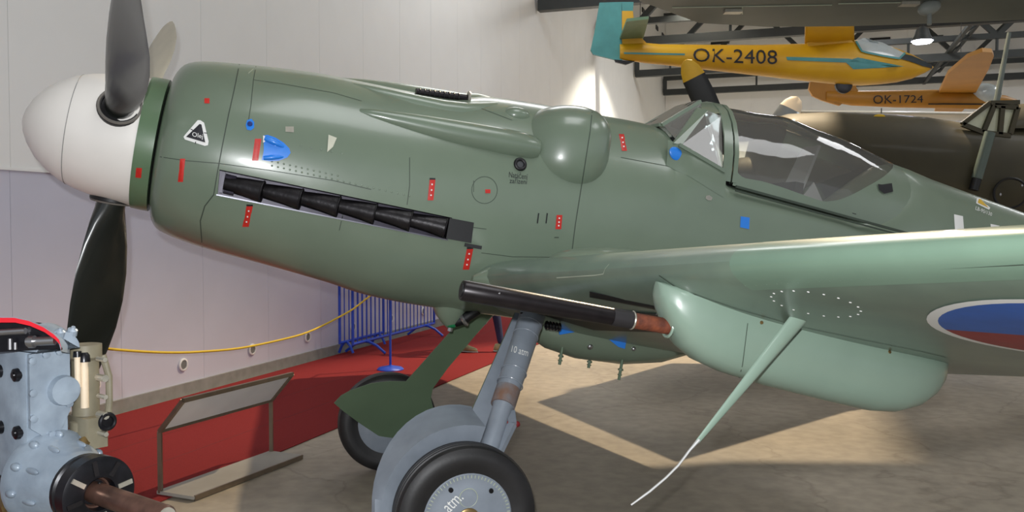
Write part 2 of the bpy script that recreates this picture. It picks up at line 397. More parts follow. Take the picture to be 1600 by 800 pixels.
# trusses' longitudinal ties
for k, (d0, z0) in enumerate(((9.5, 6.8), (15.0, 6.8))):
    tag(make('roof_tie', join(bar(HW(12, d0, z0), HW(30, d0, z0), .10), bar(HW(12, d0+.5, z0+.4), HW(30, d0+.5, z0+.4), .08), *[bar(HW(12+1.5*i, d0, z0), HW(12.75+1.5*i, d0+.5, z0+.4), .05) for i in range(12)]), M_TRUSS, origin=HW(12, d0, z0)),
        ('lattice tie beam between roof trusses, left of the hanging lamp', 'lattice tie beam between roof trusses, right of the hanging lamp')[k], 'roof tie', 'lattice ties between trusses')

for i, (x, y) in enumerate(FILL_LIGHTS):  # unseen housings made up to go with the added fill lights
    c = Vector((x, y, 8.72)); o = thing('fill_light_housing', ('added square fill light above the photographer', 'added square fill light on the near right side of the hall', 'added square fill light above the far wing', 'added square fill light above the olive aircraft', 'added square fill light near the end wall, left one', 'added square fill light near the end wall, right one')[i], 'ceiling light', c, 'added square fill lights')
    make('housing', box(c, 3.5, 3.5, .08), M_CEIL, o)
    make('hanger', join(*[tube([c+Vector((dx, dy2, .03)), c+Vector((dx, dy2, 1.93))], .012, 6) for dx in (-1.5, 1.5) for dy2 in (-1.5, 1.5)]), M_TRUSS, o)
# hanging lamp
lp = atY(1441, 62, 14.0)
lamp = thing('hanging_lamp', 'lit hall lamp hanging above the nose of the yellow glider', 'lamp', lp)
make('lamp_housing', lathe([(.20, .04), (.16, .09), (.06, .12), (.0, .16), (-.02, .17)], lp, (0, 0, 1), 20), M_TRUSS, lamp)
make('lamp_lens', lathe([(-.02, .155), (-.05, .13), (-.06, .03)], lp, (0, 0, 1), 20), emis('lamp_glow', (225, 228, 255), 45), lamp)
make('cable', tube([lp + Vector((0, 0, .2)), lp + Vector((0, 0, 6.1))], .012, 6), M_BLACK, lamp)

# ================================================================== FIGHTER (main subject)
T0 = Vector((-2.40086, 4.41673, 2.168)); AL = R(10.3)
AFT = Vector((0.952486, 0.304582, 0)); LAT = Vector((-0.304582, 0.952486, 0)); ZZ = Vector((0, 0, 1))
EX = AFT*math.cos(AL) - ZZ*math.sin(AL); EZ = AFT*math.sin(AL) + ZZ*math.cos(AL); EY = -LAT
def A(x, y, z): return T0 + EX*x + EY*y + EZ*z      # x aft of the spinner tip, y to port, z up
mid = Vector((-.2176, 4.044, 0)) + LAT*1.02
plane_ = thing('fighter_aircraft', 'large green single-seat propeller fighter with white spinner, standing on its wheels', 'aircraft', mid)
# ---- fuselage
ST = [ # x, top, bottom, half width, z of max width, n top, n bottom
 (.648, .335, -.335, .335, 0, 2, 2), (.653, .362, -.358, .36, 0, 2, 2), (.664, .392, -.386, .388, 0, 2, 2), (.69, .430, -.418, .424, 0, 2, 2), (.735, .456, -.438, .448, 0, 2, 2),
 (.82, .477, -.460, .468, 0, 2, 2), (.93, .494, -.478, .482, 0, 2, 2), (1.03, .507, -.490, .488, 0, 2.02, 2), (1.2, .526, -.508, .492, 0, 2.05, 2.05), (1.36, .540, -.526, .492, 0, 2.08, 2.1),
 (1.6, .548, -.556, .490, 0, 2.1, 2.15), (1.8, .553, -.588, .486, 0, 2.12, 2.2), (2.05, .566, -.600, .482, 0, 2.15, 2.2), (2.3, .626, -.600, .477, 0, 2.2, 2.2), (2.6, .652, -.590, .468, .02, 2.2, 2.2),
 (3.0, .672, -.590, .455, .04, 2.2, 2.2), (3.25, .682, -.59, .446, .05, 2.2, 2.3), (3.34, .680, -.59, .443, .05, 2.2, 2.3), (3.38, .61, -.59, .442, .05, 2.9, 2.3), (3.42, .548, -.59, .44, .05, 4.5, 2.3), (3.62, .458, -.59, .436, .05, 6, 2.3), (3.70, .40, -.59, .435, .05, 6.5, 2.3),
 (4.2, .375, -.58, .425, .05, 6.5, 2.3), (4.55, .36, -.56, .415, .06, 6.5, 2.2), (4.62, .37, -.555, .413, .06, 5, 2.2), (4.8, .56, -.545, .405, .06, 2.6, 2.2), (5.08, .808, -.52, .39, .08, 2.1, 2.2), (5.4, .772, -.48, .37, .1, 2.05, 2.1), (5.8, .738, -.42, .345, .12, 2, 2.1),
 (6.3, .695, -.34, .31, .14, 2, 2), (7.2, .62, -.18, .235, .18, 2, 2), (8.2, .54, .0, .14, .24, 2, 2), (8.9, .48, .14, .06, .3, 2, 2), (9.05, .44, .22, .02, .33, 2, 2)]
SX = [s[0] for s in ST]
def fus(x): return [herm(SX, [s[k] for s in ST], x) for k in range(1, 7)]
NS = 112
def fsec(x, n=NS):
    t_, b_, w_, zc, nt_, nb_ = fus(x); P = []
    for k in range(n):
        u = 2*math.pi*k/n; cu, su = math.cos(u), math.sin(u); e = nt_ if su >= 0 else nb_
        y = w_*math.copysign(abs(cu)**(2/e), cu); z = zc + ((t_-zc) if su >= 0 else (zc-b_))*math.copysign(abs(su)**(2/e), su)
        P.append(A(x, y, z))
    return P
xs = sorted(set([.648, .650, .653, .658, .664, .676, .69, .71, .735, .77] + [round(.82+.055*i, 3) for i in range(46)] + [3.34, 3.352, 3.37, 3.395, 3.42, 3.5] + [round(3.6+.1*i, 3) for i in range(10)] + [4.62, 4.7, 4.8, 4.9, 5.0, 5.08, 5.2] + [round(5.4+.25*i, 3) for i in range(14)] + [9.0, 9.05]))
fu = make('fuselage', loft([fsec(x) for x in xs]), [M_GREEN, M_SLOT], plane_, sharp=40)
# exhaust bay cut into the port cowling
cut = make('cutter', prism([A(.949, .37, -.088), A(2.10, .37, -.108), A(2.10, .37, -.222), A(.960, .37, -.204)], EY*.3), [M_GREEN, M_SLOT], plane_)
for p in cut.data.polygons: p.material_index = 1
bm_ = fu.modifiers.new('bay', 'BOOLEAN'); bm_.object = cut; bm_.solver = 'EXACT'; bm_.operation = 'DIFFERENCE'
bpy.context.view_layer.update(); dg = bpy.context.evaluated_depsgraph_get(); me2 = bpy.data.meshes.new_from_object(fu.evaluated_get(dg))
if len(me2.polygons) > 500:
    old = fu.data; fu.modifiers.clear(); fu.data = me2; me2.name = 'fuselage'
else: fu.modifiers.clear()
bpy.data.objects.remove(cut)
fu.data.polygons.foreach_set('use_smooth', [True]*len(fu.data.polygons)); fu.data.set_sharp_from_angle(angle=R(40))
# cowl-top ridge beside the gun trough
def hump(pts, yc, n=14, embed=.08):
    """pts: x, half width, z top, z foot"""
    secs = []
    for x, w_, zt, zf, *r in pts:
        y0 = r[0] if r else yc
        secs.append([A(x, y0 + w_*math.cos(t), zf + (zt-zf)*math.sin(t)) for t in [math.pi*k/n for k in range(n+1)]] + [A(x, y0-w_*.9, zf-embed), A(x, y0+w_*.9, zf-embed)])
    return loft(secs)
ridge = make('gun_trough_fairing', hump([(1.30, .02, .530, .50), (1.45, .08, .558, .49), (1.6, .12, .582, .47), (1.75, .15, .600, .46), (1.95, .16, .618, .46), (2.16, .15, .632, .48), (2.24, .155, .650, .48), (2.30, .12, .652, .5), (2.36, .06, .645, .55)], -.06), M_GREEN, plane_)
make('trough_shoulder', hump([(1.52, .01, .500, .46), (1.66, .05, .508, .46), (1.85, .08, .513, .46), (2.0, .085, .519, .46), (2.12, .085, .532, .47), (2.2, .075, .550, .48), (2.3, .03, .575, .53)], .215), M_GREEN, plane_)
gunp = make('cowl_gun', tube([A(1.86, .155, .540), A(2.15, .15, .570)], .019, 12), M_GUN, plane_)
for k in range(9): make('gun_sleeve_ring', torus(A(1.88+.027*k, .155, .542+.0028*k), A(1, 0, .12)-A(0, 0, 0), .019, .004, 14, 6), M_BLACK, gunp)
make('trough_lip', torus(A(2.155, .155, .572), A(1, .1, .12)-A(0, 0, 0), .030, .009, 18, 6), M_ALU, plane_)
# long teardrop fairing, breech bulge, small blister
def bulge_loft(axis, n=20):
    """axis: x, y, z, ry, rz"""
    return loft([[A(x, y + ry*math.cos(t), z + rz*math.sin(t)) for t in [2*math.pi*k/n for k in range(n)]] for x, y, z, ry, rz in axis])
def surf_y(x, z):
    t_, b_, w_, zc, nt_, nb_ = fus(x); e = nt_ if z > zc else nb_; q = min(.999, abs(z-zc)/((t_-zc) if z > zc else (zc-b_)))
    return w_*(1-q**e)**(1/e)
tear = []
for x, z, r in ((1.535, .335, .002), (1.56, .335, .016), (1.62, .334, .027), (1.72, .333, .038), (1.85, .332, .050), (2.0, .331, .060), (2.15, .333, .066), (2.3, .336, .069), (2.42, .338, .068), (2.48, .338, .062), (2.515, .338, .048), (2.53, .338, .02)):
    tear.append((x, surf_y(x, z)-.016, z, r*1.1, r*1.1))
M_B = M_GREEN
b_tear = make('teardrop_fairing', bulge_loft(tear), M_B, plane_)
bl = []
BC = (2.745, .385)
for i in range(23):
    t = math.pi*i/22; cx = -math.cos(t); r = math.sin(t)
    e = .85 if cx < 0 else .60
    x = BC[0] + (.315 if cx < 0 else .215)*cx; bl.append((x, .19, BC[1]+.02*cx, .318*max(r, .004)**e, .262*max(r, .004)**e))
def bulge_box(axis, n=40, e=2.7):
    cp = lambda v: math.copysign(abs(v)**(2/e), v)
    return loft([[A(x, y + ry*cp(math.cos(t)), z + rz*cp(math.sin(t))) for t in [2*math.pi*k/n for k in range(n)]] for x, y, z, ry, rz in axis])
b_bul = make('breech_bulge', bulge_box(bl), M_B, plane_)
b_bli = make('blister', ellipsoid(A(2.405, surf_y(2.4, .52)-.02, .515), EX*.075+EZ*.004, EY*.052, EZ*.046, 20, 12), M_B, plane_)
b_bli.data.update()
# windscreen and hood ------------------------------------------------------------
def quad_plate(pts, th, nrm): return prism([A(*p) for p in pts], nrm*(-th))
SILL = lambda x: herm([3.2, 3.33, 3.67, 4.18, 5.05, 5.4], [.53, .47, .394, .373, .345, .335], x)
ws = make('windscreen_frame', join(
    *[prism([A(3.315, q*.375, .545), A(3.372, q*.372, .548), A(3.560, q*.262, .805), A(3.515, q*.212, .815)], EY*(-q*.02)) for q in (1, -1)],
    *[bar(A(3.32, q*.17, .672), A(3.555, q*.15, .868), .03, .02) for q in (1, -1)], bar(A(3.325, -.17, .675), A(3.325, .17, .675), .04, .02),
    *[bar(A(3.345, q*.385, .540), A(3.65, q*.402, .447), .030, .02) for q in (1, -1)]), M_GREEN, plane_, sharp=25)
fill = []
for k in range(13):
    x = 3.29 + .37*k/12; pz = herm([3.28, 3.36, 3.644, 3.68], [.565, .542, .449, .44], x); py_ = herm([3.28, 3.36, 3.644, 3.68], [.345, .378, .404, .404], x)
    zb = pz-.15; yb = surf_y(x, zb)+.0015
    fill.append([A(x, yb+(py_-yb)*q**1.6, zb+(pz-zb)*q) for q in (0, .2, .4, .6, .8, 1)])
make('windscreen_fairing', loft(fill, False), M_GREEN, plane_)
make('windscreen_fairing', loft([[T0 + (p-T0) - EY*(2*(p-T0).dot(EY)) for p in r_] for r_ in fill], False), M_GREEN, plane_)
# top panel and arch
arch_y = [(.405, .39), (.400, .46), (.385, .56), (.35, .66), (.30, .75), (.23, .83), (.15, .878), (.07, .895), (0, .898)]
def arch(x, sc=1.0, dz=0.0): 
    pts = [A(x, y*sc, z+dz) for y, z in arch_y]; return pts + [A(x, -y*sc, z+dz) for y, z in arch_y[-2::-1]]
make('windscreen_arch', loft([arch(3.640, .985, -.008), arch(3.640, 1.0, .004), arch(3.698, 1.0, .006), arch(3.698, .985, -.008)], False), M_GREEN, plane_)
make('windscreen_top', loft([[A(3.545, y, z-.012+.0*abs(y)) for y, z in ((.26, .79), (.15, .868), (0, .880), (-.15, .868), (-.26, .79))], [A(3.65, y, z) for y, z in ((.262, .803), (.15, .879), (0, .899), (-.15, .879), (-.262, .803))]], False), M_GREEN, plane_)
make('front_pane', prism([A(3.335, .16, .675), A(3.335, -.16, .675), A(3.555, -.145, .866), A(3.555, .145, .866)], (EX*-.01+EZ*.01)), M_WGLASS, plane_)
for s in (1, -1):
    make('quarter_pane', prism([A(3.33, s*.18, .672), A(3.375, s*.345, .55), A(3.545, s*.225, .79), A(3.55, s*.16, .858)], EX*.006), M_WGLASS, plane_)
    sp = make('side_pane', prism([A(3.365, s*.372, .545), A(3.552, s*.262, .80), A(3.642, s*.275, .785), A(3.644, s*.398, .452)], EY*(-s*.008)), M_WGLASS, plane_)
# hood: frame below the glass line, perspex above
gx = [3.715, 3.74, 3.79, 3.9, 4.063, 4.2, 4.337, 4.44, 4.55, 4.68, 4.82, 4.95, 5.06, 5.10]
gz = [.52, .455, .436, .440, .430, .415, .405, .43, .485, .565, .650, .735, .805, .815]
tz_x = [3.70, 3.85, 4.03, 4.2, 4.4, 4.64, 4.83, 5.09, 5.2, 5.4]; tz_z = [.893, .905, .918, .934, .914, .890, .858, .812, .80, .775]
def hood_pt(x, z):
    """port-side half width of the hood at height z"""
    sl = SILL(x); tp = herm(tz_x, tz_z, x); w_ = herm([3.7, 4.2, 4.7, 5.1, 5.4], [.405, .405, .375, .33, .30], x); q = min(1, max(0, (z-sl)/(tp-sl)))
    return w_*(1-q**2.1)**(1/1.9)
fsecs, gsecs = [], []
hx = sorted(set(gx + [round(3.715+.05*i, 3) for i in range(28)]))
for x in hx:
    if x > 5.101: continue
    sl, tp = SILL(x)-.012, herm(tz_x, tz_z, x); g = min(herm(gx, gz, x), tp-.001)
    zs = [sl + (g-sl)*k/10 for k in range(11)]; side = [A(x, hood_pt(x, z), z) for z in zs]; oth = [A(x, -hood_pt(x, z), z) for z in zs]
    fsecs.append((side, oth))
    zz = [tp - (tp-g)*(1-math.sin(math.pi/2*k/14)) for k in range(15)]
    gsecs.append([A(x, hood_pt(x, z), z) for z in zz] + [A(x, -hood_pt(x, z), z) for z in zz[-2::-1]])
make('hood_frame', join(loft([a for a, b in fsecs], False), loft([b for a, b in fsecs], False)), M_GREEN, plane_)
make('hood_glass', loft(gsecs, False), M_GLASS, plane_)
make('hood_front_hoop', loft([arch(3.708, .99, -.004), arch(3.708, 1.006, .006), arch(3.735, 1.006, .008), arch(3.735, .99, -.004)], False), M_GREEN, plane_)
make('hood_rail', bar(A(3.72, .435, .372), A(4.98, .405, .325), .012, .014, EZ), M_SEAM, plane_)
make('hood_rail', bar(A(3.72, .438, .348), A(5.1, .398, .300), .010, .008, EZ), M_SEAM, plane_)
# cockpit inside
make('cockpit_coaming', prism([A(3.37, -.34, .605), A(3.37, .34, .605), A(3.645, .375, .475), A(3.645, -.375, .475)], EZ*-.08), M_COCK, plane_)
make('gunsight', join(box(A(3.58, 0, .62), .10, .08, .12, EX, EY, EZ), bar(A(3.62, 0, .68), A(3.64, 0, .78), .07, .006)), M_COCK, plane_)
make('cockpit_floor', prism([A(3.63, -.40, SILL(3.63)+.014), A(3.63, .40, SILL(3.63)+.014), A(4.60, .385, SILL(4.60)+.014), A(4.60, -.385, SILL(4.60)+.014)], EZ*.004), M_COCK, plane_)
make('headrest', join(prism([A(4.36, -.10, .42), A(4.36, .10, .42), A(4.40, .10, .56), A(4.47, .085, .80), A(4.47, -.085, .80), A(4.40, -.10, .56)], EX*.02),
     prism([A(4.22, .19, .375), A(4.36, .12, .40), A(4.47, .10, .56), A(4.52, .10, .48), A(4.55, .16, .40)], EY*-.01)), M_SEAT, plane_)
make('seat_back', box(A(4.30, 0, .34), .06, .40, .36, EX, EY, EZ), M_COCK, plane_)

# ---- spinner and propeller
spn = make('spinner', lathe([(0.0, .001), (.004, .026), (.016, .066), (.040, .114), (.085, .174), (.142, .223), (.21, .264), (.28, .290), (.36, .308), (.45, .319), (.553, .328)], A(0, 0, 0), EX, 64), M_WHITE, plane_)
make('seam_ring', torus(A(.238, 0, 0), EX, .2755, .0022, 64, 6), mat('spinner_seam', (150, 150, 148), .6), spn)
ring = make('spinner_ring', lathe([(.553, .30), (.553, .337), (.60, .340), (.636, .340), (.638, .30)], A(0, 0, 0), EX, 64), M_RINGG, plane_)
make('backplate', lathe([(.60, .25), (.66, .33), (.665, .25)], A(0, 0, 0), EX, 48), M_BLACK, plane_)
def blade(phi, m, label=None, swp=0.0):
    d = (EY*math.sin(R(phi)) + EZ*math.cos(R(phi))); tdir = EX.cross(d).normalized()
    secs = []
    for r, c, th, pit, off in ((.22, .13, .13, 55, 0), (.30, .135, .135, 54, 0), (.36, .15, .12, 52, .0), (.44, .19, .085, 49, .004), (.55, .24, .058, 46, .008), (.70, .292, .040, 42, .012), (.85, .315, .031, 39, .014), (1.0, .31, .025, 36, .012), (1.12, .285, .020, 33, .006), (1.22, .245, .016, 31, 0), (1.30, .195, .013, 30, -.004), (1.35, .13, .010, 29, -.006), (1.375, .06, .006, 29, -.008)):
        ca, sa = math.cos(R(pit)), math.sin(R(pit)); cdir = EX*sa + tdir*ca; ndir = EX*ca - tdir*sa
        ctr = A(.455, 0, 0) + d*r + EX*(off + swp*max(0, r-.35)); c *= 1.08 if r > .4 else 1
        n = 20; P = []
        for k in range(n):
            u = 2*math.pi*k/n; x = math.cos(u); y = math.sin(u)*(1 if r < .4 else (.75+.25*-x))
            P.append(ctr + cdir*(c/2*x) + ndir*(th/2*y))
        secs.append(P)
    o = make('propeller_blade', loft(secs), m, plane_)
    if label: o['label'] = label
    cuff = make('blade_cuff', lathe([(.27, .104), (.318, .104), (.325, .098), (.325, .082), (.30, .080), (.27, .080)], A(.455, 0, 0), d, 32), M_BLACK, o)
    make('cuff_floor', lathe([(.30, .09), (.312, .09), (.313, .001)], A(.455, 0, 0), d, 28), M_BLACK, o)
    make('cuff_ring', torus(A(.455, 0, 0) + d*.323, d, .094, .008, 32, 6), mat('cuff_grey', (110, 106, 100), .5), o)
    return o
blade(66, M_BLADE, 'black propeller blade pointing up toward the viewer', .075); blade(186, M_BLADE, 'black propeller blade pointing down'); blade(-54, M_BLADEP, 'pale propeller blade on the far side')
# pale erosion strip along the lower blade's front edge is the bare metal sheath
# ---- exhaust stubs
for i in range(6):
    x0 = .985 + .184*i; zc = -.150 - .0022*i
    p0, p1, p2 = A(x0, .425, zc+.006), A(x0+.10, .447, zc+.002), A(x0+.172, .462, zc-.004)
    o = make('exhaust_stub', tube([p0, p1, p2], [.036, .045, .052], 16), M_SOOT, plane_)
    make('stub_collar', torus(p2, p2-p1, .0515, .0045, 20, 6), M_SOOT, o)
make('exhaust_shield', prism([A(2.085, .40, -.112), A(2.215, .40, -.112), A(2.22, .40, -.218), A(2.085, .40, -.218)], EY*.088), M_BLACK, plane_)
make('shield_tab', box(A(2.235, .478, -.232), .09, .012, .018, EX, EY, EZ), M_BLACK, plane_)
make('bay_end_fitting', join(box(A(.972, .43, -.145), .012, .06, .10, EX, EY, EZ), tube([A(.98, .45, -.112), A(1.03, .45, -.115)], .012, 8), tube([A(.982, .455, -.185), A(1.03, .455, -.188)], .009, 8)), M_SLOT, plane_)
make('bay_trim', bar(A(.955, .474, -.208), A(2.10, .471, -.224), .006, .006, EZ), mat('trim_steel', (96, 96, 104), .35, metal=.6), plane_)

# ---- wings
def airfoil(n=22):
    up, lo = [], []
    for k in range(n+1):
        x = (1-math.cos(math.pi*k/n))/2
        t = 5*(.2969*math.sqrt(x)-.126*x-.3516*x*x+.2843*x**3-.1036*x**4)
        cm = .02/.16*(.8*x-x*x) if x < .4 else .02/.36*(.2+.8*x-x*x)
        up.append((x, t, cm)); lo.append((x, -t, cm))
    return up[::-1] + lo[1:-1]
AF = airfoil()
def wing_par(y):
    return (herm([.2, .45, 2.0, 3.4, 4.7, 5.0], [2.27, 2.31, 2.50, 2.68, 2.87, 3.10], y), -.38 + (y-.45)*.102, herm([.2, .45, 2.0, 4.0, 4.7, 5.0], [2.2, 2.12, 1.78, 1.36, 1.18, .72], y), herm([.2, 2.0, 5.0], [.155, .148, .11], y))
def wing_sec(y, s):
    lx, lz, c, th = wing_par(y); return [A(lx + c*x, s*y, lz - .100*c*x + c*(th*t + cm)) for x, t, cm in AF]
ys = [.2, .35, .5, .7, .9, 1.1, 1.3, 1.5, 1.75, 2.0, 2.25, 2.5, 2.8, 3.1, 3.4, 3.7, 4.0, 4.3, 4.55, 4.7, 4.82, 4.92, 5.0]
wp = make('wing', loft([wing_sec(y, 1) for y in ys]), [M_WINGU, M_WINGM], plane_); wp['label'] = 'port wing with worn green underside'
make('wing', loft([wing_sec(y, -1) for y in ys]), M_WINGU, plane_)
# mint leading-edge slat on the outer port wing
def le_strip(y0, y1, n, up_x, lo_x, off=.0012):
    secs = []
    for i in range(n+1):
        y = y0+(y1-y0)*i/n; lx, lz, c, th = wing_par(y); P = []
        xsu = [up_x*(1-k/8)**2 for k in range(9)]; xsl = [lo_x*(k/8)**2 for k in range(1, 9)]
        def tf(x): return 5*(.2969*math.sqrt(x)-.126*x-.3516*x*x+.2843*x**3-.1036*x**4)
        def cmf(x): return .02/.16*(.8*x-x*x)
        for x in xsu: P.append(A(lx+c*x - off*(1 if x < .01 else .2), y, lz-.1*c*x + c*(th*tf(x)+cmf(x)) + off))
        for x in xsl: P.append(A(lx+c*x - off*(1 if x < .01 else .2), y, lz-.1*c*x + c*(-th*tf(x)+cmf(x)) - off))
        secs.append(P)
    return loft(secs, False)
slat = make('leading_edge_slat', le_strip(2.42, 4.6, 24, .12, .058), M_WINGM, plane_)
# wing-root fillet humps
make('root_fillet', loft([[A(x, y0 + w_*math.cos(t), z0 + h*math.sin(t)) for t in [2*math.pi*k/16 for k in range(16)]] for x, y0, z0, w_, h in ((2.27, .44, -.40, .02, .02), (2.34, .47, -.385, .09, .06), (2.45, .48, -.37, .12, .085), (2.7, .49, -.35, .15, .11), (3.1, .48, -.36, .16, .13), (3.6, .46, -.42, .15, .12), (4.2, .40, -.50, .10, .08))]), M_GREEN, plane_)
gb = make('gear_bulge', ellipsoid(A(2.98, .85, -.235), EX*.46+EZ*.01, EY*.26+EZ*.03, EZ*.115, 24, 14), M_GREEN, plane_)
# ---- gondola with cannon
gsec = []
GX = [(2.462, .014, -.29), (2.470, .040, -.335), (2.49, .065, -.375), (2.53, .090, -.43), (2.585, .108, -.492), (2.66, .122, -.532), (2.76, .130, -.556), (2.95, .135, -.578), (3.2, .133, -.594), (3.42, .126, -.604), (3.54, .114, -.592), (3.64, .095, -.556), (3.71, .070, -.505), (3.755, .042, -.45), (3.775, .012, -.40)]
for x, w_, zb in GX:
    zb -= .028*(x-2.462); x = 2.525+(x-2.462)*1.03
    lx, lz, c, th = wing_par(2.0); q = max(0.002, min(.99, (x-lx)/c)) if x > lx else .002
    zt = lz - .1*c*q - .02 if x > 2.62 else -.275
    P = []
    for k in range(24):
        u = 2*math.pi*k/24; cu, su = math.cos(u), math.sin(u); zc = zb + min(.16, (zt-zb)*.45)
        y = 2.0 + w_*math.copysign(abs(cu)**(2/2.4), cu); z = zc + ((zt-zc) if su > 0 else (zc-zb))*math.copysign(abs(su)**(2/(6 if su > 0 else 2.3)), su)
        P.append(A(x, y, z))
    gsec.append(P)
gond = make('cannon_gondola', loft(gsec), M_MINT, plane_); gond['label'] = 'pale mint cannon pod under the wing'
bar_ = make('cannon_barrel', tube([A(1.806, 2.0, -.421), A(1.812, 2.0, -.4212), A(2.0, 2.0, -.4235), A(2.40, 2.0, -.428)], [.033, .036, .0355, .031], 24), M_GUN, plane_)
make('muzzle_bore', lathe([(-.002, .024), (.001, .024)], A(1.805, 2.0, -.421), EX, 20), M_BLACK, bar_)
for t in (.3, 1.9, 3.9): make('barrel_pin', ellipsoid(A(1.83 if t > 1 else 1.93, 2.0+.034*math.cos(t), -.421+.034*math.sin(t)), EX*.004, EY*.004, EZ*.004, 8, 6), M_STEEL, bar_)
make('barrel_sleeve', tube([A(2.37, 2.0, -.428), A(2.455, 2.0, -.429)], .0325, 20), mat('sleeve_dark', (48, 46, 48), .5, metal=.3), bar_)
make('barrel_collar', torus(A(2.452, 2.0, -.429), EX, .031, .004, 20, 6), M_ALU, bar_)
make('rusty_barrel_root', tube([A(2.45, 2.0, -.429), A(2.62, 2.0, -.4305)], .029, 20), M_RUST, bar_)
make('gondola_grommet', torus(A(2.600, 2.0, -.430), EX, .038, .006, 24, 6), M_MINT, gond)

# ---- surfaces that carry marks
BF = bvh_of(fu, b_tear, b_bul, b_bli)
BW = bvh_of(wp); BG = bvh_of(gond); BGW = bvh_of(gond, wp, slat)
MG = {}
def mark(name, vf, m, parent=None, lab=None):
    o = make(name, vf, m, parent or fu, cap_fix=False, sharp=60)
    if lab: o['label'] = lab
    return o
# warning triangle, oil
mark('warning_triangle', decal(BF, [(309, 188), (313, 188), (319, 192), (326, 221), (325, 227), (320, 228), (289, 218), (287, 214), (289, 211)], .002), M_LWHITE)
mark('warning_triangle_field', decal(BF, [(312, 194), (315, 195), (321, 223), (291, 214)], .004), M_LBLACK)
mark('lettering', text_on(BF, 'Olej', [(300.5, 215.5), (317, 219), (317.5, 210), (301, 206.5)], .006), M_LWHITE)
for a, b in (((298, 202), (302, 204)), ((319, 208), (324, 208.5)), ((306, 221.5), (305.5, 225))):
    mark('triangle_tick', seamline(BF, [a, b], .004, .005), M_LBLACK)
def strip(cx, cy, hw, hh, sl, m=M_RED, nm='red_fastener_strip', lab=None):
    return mark(nm, decal(BF, [(cx-hw+sl*hh, cy-hh), (cx+hw+sl*hh, cy-hh), (cx+hw-sl*hh, cy+hh), (cx-hw-sl*hh, cy+hh)], .003), m)
for cx, cy, hw, hh, sl in ((323.5, 158, 4, 4, 0), (284, 266, 4, 18, .10), (401, 234, 5, 17, .14), (387, 338, 5, 16, .2), (674, 297, 4.5, 16, .1), (762, 299, 4, 3, 0), (873, 347, 4.5, 11, .08), (731, 405, 5, 16, .2), (973, 223, 4, 13, -.18), (217, 270, 5, 8, .15)):
    if cx < 230:
        BR = bvh_of(ring); mark('red_fastener_strip', decal(BR, [(213, 262), (222, 262.5), (220.5, 278), (211.5, 277)], .002), M_RED, ring); continue
    s_ = strip(cx, cy, hw, hh, sl)
    for k in (-.55, 0, .5):
        if hh > 10 and cx not in (401, 284): mark('strip_stud', decal(BF, [(cx+sl*hh*-k+dx, cy+hh*k+dy) for dx, dy in ((-1.1, -1.1), (1.1, -1.1), (1.1, 1.1), (-1.1, 1.1))], .0045), M_LWHITE, fu)
    if hh > 14 and cx not in (284, 401): mark('strip_cap', decal(BF, [(cx-hw+sl*hh*1.0, cy-hh-3), (cx+hw+sl*hh, cy-hh-2.5), (cx+hw+sl*hh, cy-hh), (cx-hw+sl*hh, cy-hh)], .003), M_BLACK)
# blue intake scoop with lobes
h0, n0 = hit(BF, 431, 233)
sc = mark('blue_scoop', decal(BF, [(412, 212), (418, 211), (430, 215), (443, 223), (452, 232), (454, 239), (449, 246), (436, 251), (422, 252), (409, 250), (412, 236)], .003, step=5), M_BLUE)
for (ax0, ay0, ax1, ay1, rr) in ((414, 216, 446, 231, .016), (412, 247, 446, 245, .013)):
    p, n = hit(BF, ax0, ay0); q, n2 = hit(BF, ax1, ay1); mark('scoop_lobe', tube([p, (p*2+q)/3+n*.006, (p+q*2)/3+n*.006, q-n*.004], [rr*.8, rr, rr*.8, rr*.2], 10), M_BLUE)
mark('blue_port', decal(BF, [(386, 188), (393, 186), (397, 191), (397, 200), (392, 204), (386, 203), (384, 196)], .003), M_BLUE)
p, n = hit(BF, 390.5, 194); mark('port_hole', lathe([(-.001, .013), (.007, .012), (.008, .004)], p, n, 16), mat('port_navy', (18, 40, 110), .4))
mark('white_tab', decal(BF, [(411, 212), (414, 213), (414, 222), (411, 223)], .004), M_LWHITE)
# square aluminium plate
mark('data_plate', decal(BF, [(446, 198), (459, 198), (459, 207), (446, 206)], .003), M_ALU)
# round black filler and its lettering
p, n = hit(BF, 812.5, 257); fil = mark('filler_ring', torus(p+n*.004, n, .027, .010, 24, 8), M_BLACK)
mark('filler_cap', lathe([(0, .022), (.005, .02), (.006, .002)], p, n, 20), mat('cap_grey', (70, 72, 74), .4))
mark('lettering', text_on(BF, 'Natáčení', [(795, 277), (824, 280.5), (824.5, 271), (795.5, 267.5)], .002), M_LBLACK)
mark('lettering', text_on(BF, 'zařízení', [(796, 286), (823.5, 288), (824, 279.5), (796.5, 277.5)], .002), M_LBLACK)
# round hatch with red catch
cir = [(757+20*math.cos(t), 297+21*math.sin(t)) for t in [2*math.pi*k/28 for k in range(29)]]
mark('hatch_outline', seamline(BF, cir, .003), M_SEAM)
mark('latch_slot', seamline(BF, [(740, 282), (740, 300)], .003), M_SEAM)
for x in (839.5, 853): mark('latch_slot', seamline(BF, [(x, 349), (x+2, 333)], .007, .002), M_BLACK)
mark('latch_dots', seamline(BF, [(866, 371), (873, 371)], .006, .002), M_SEAM)
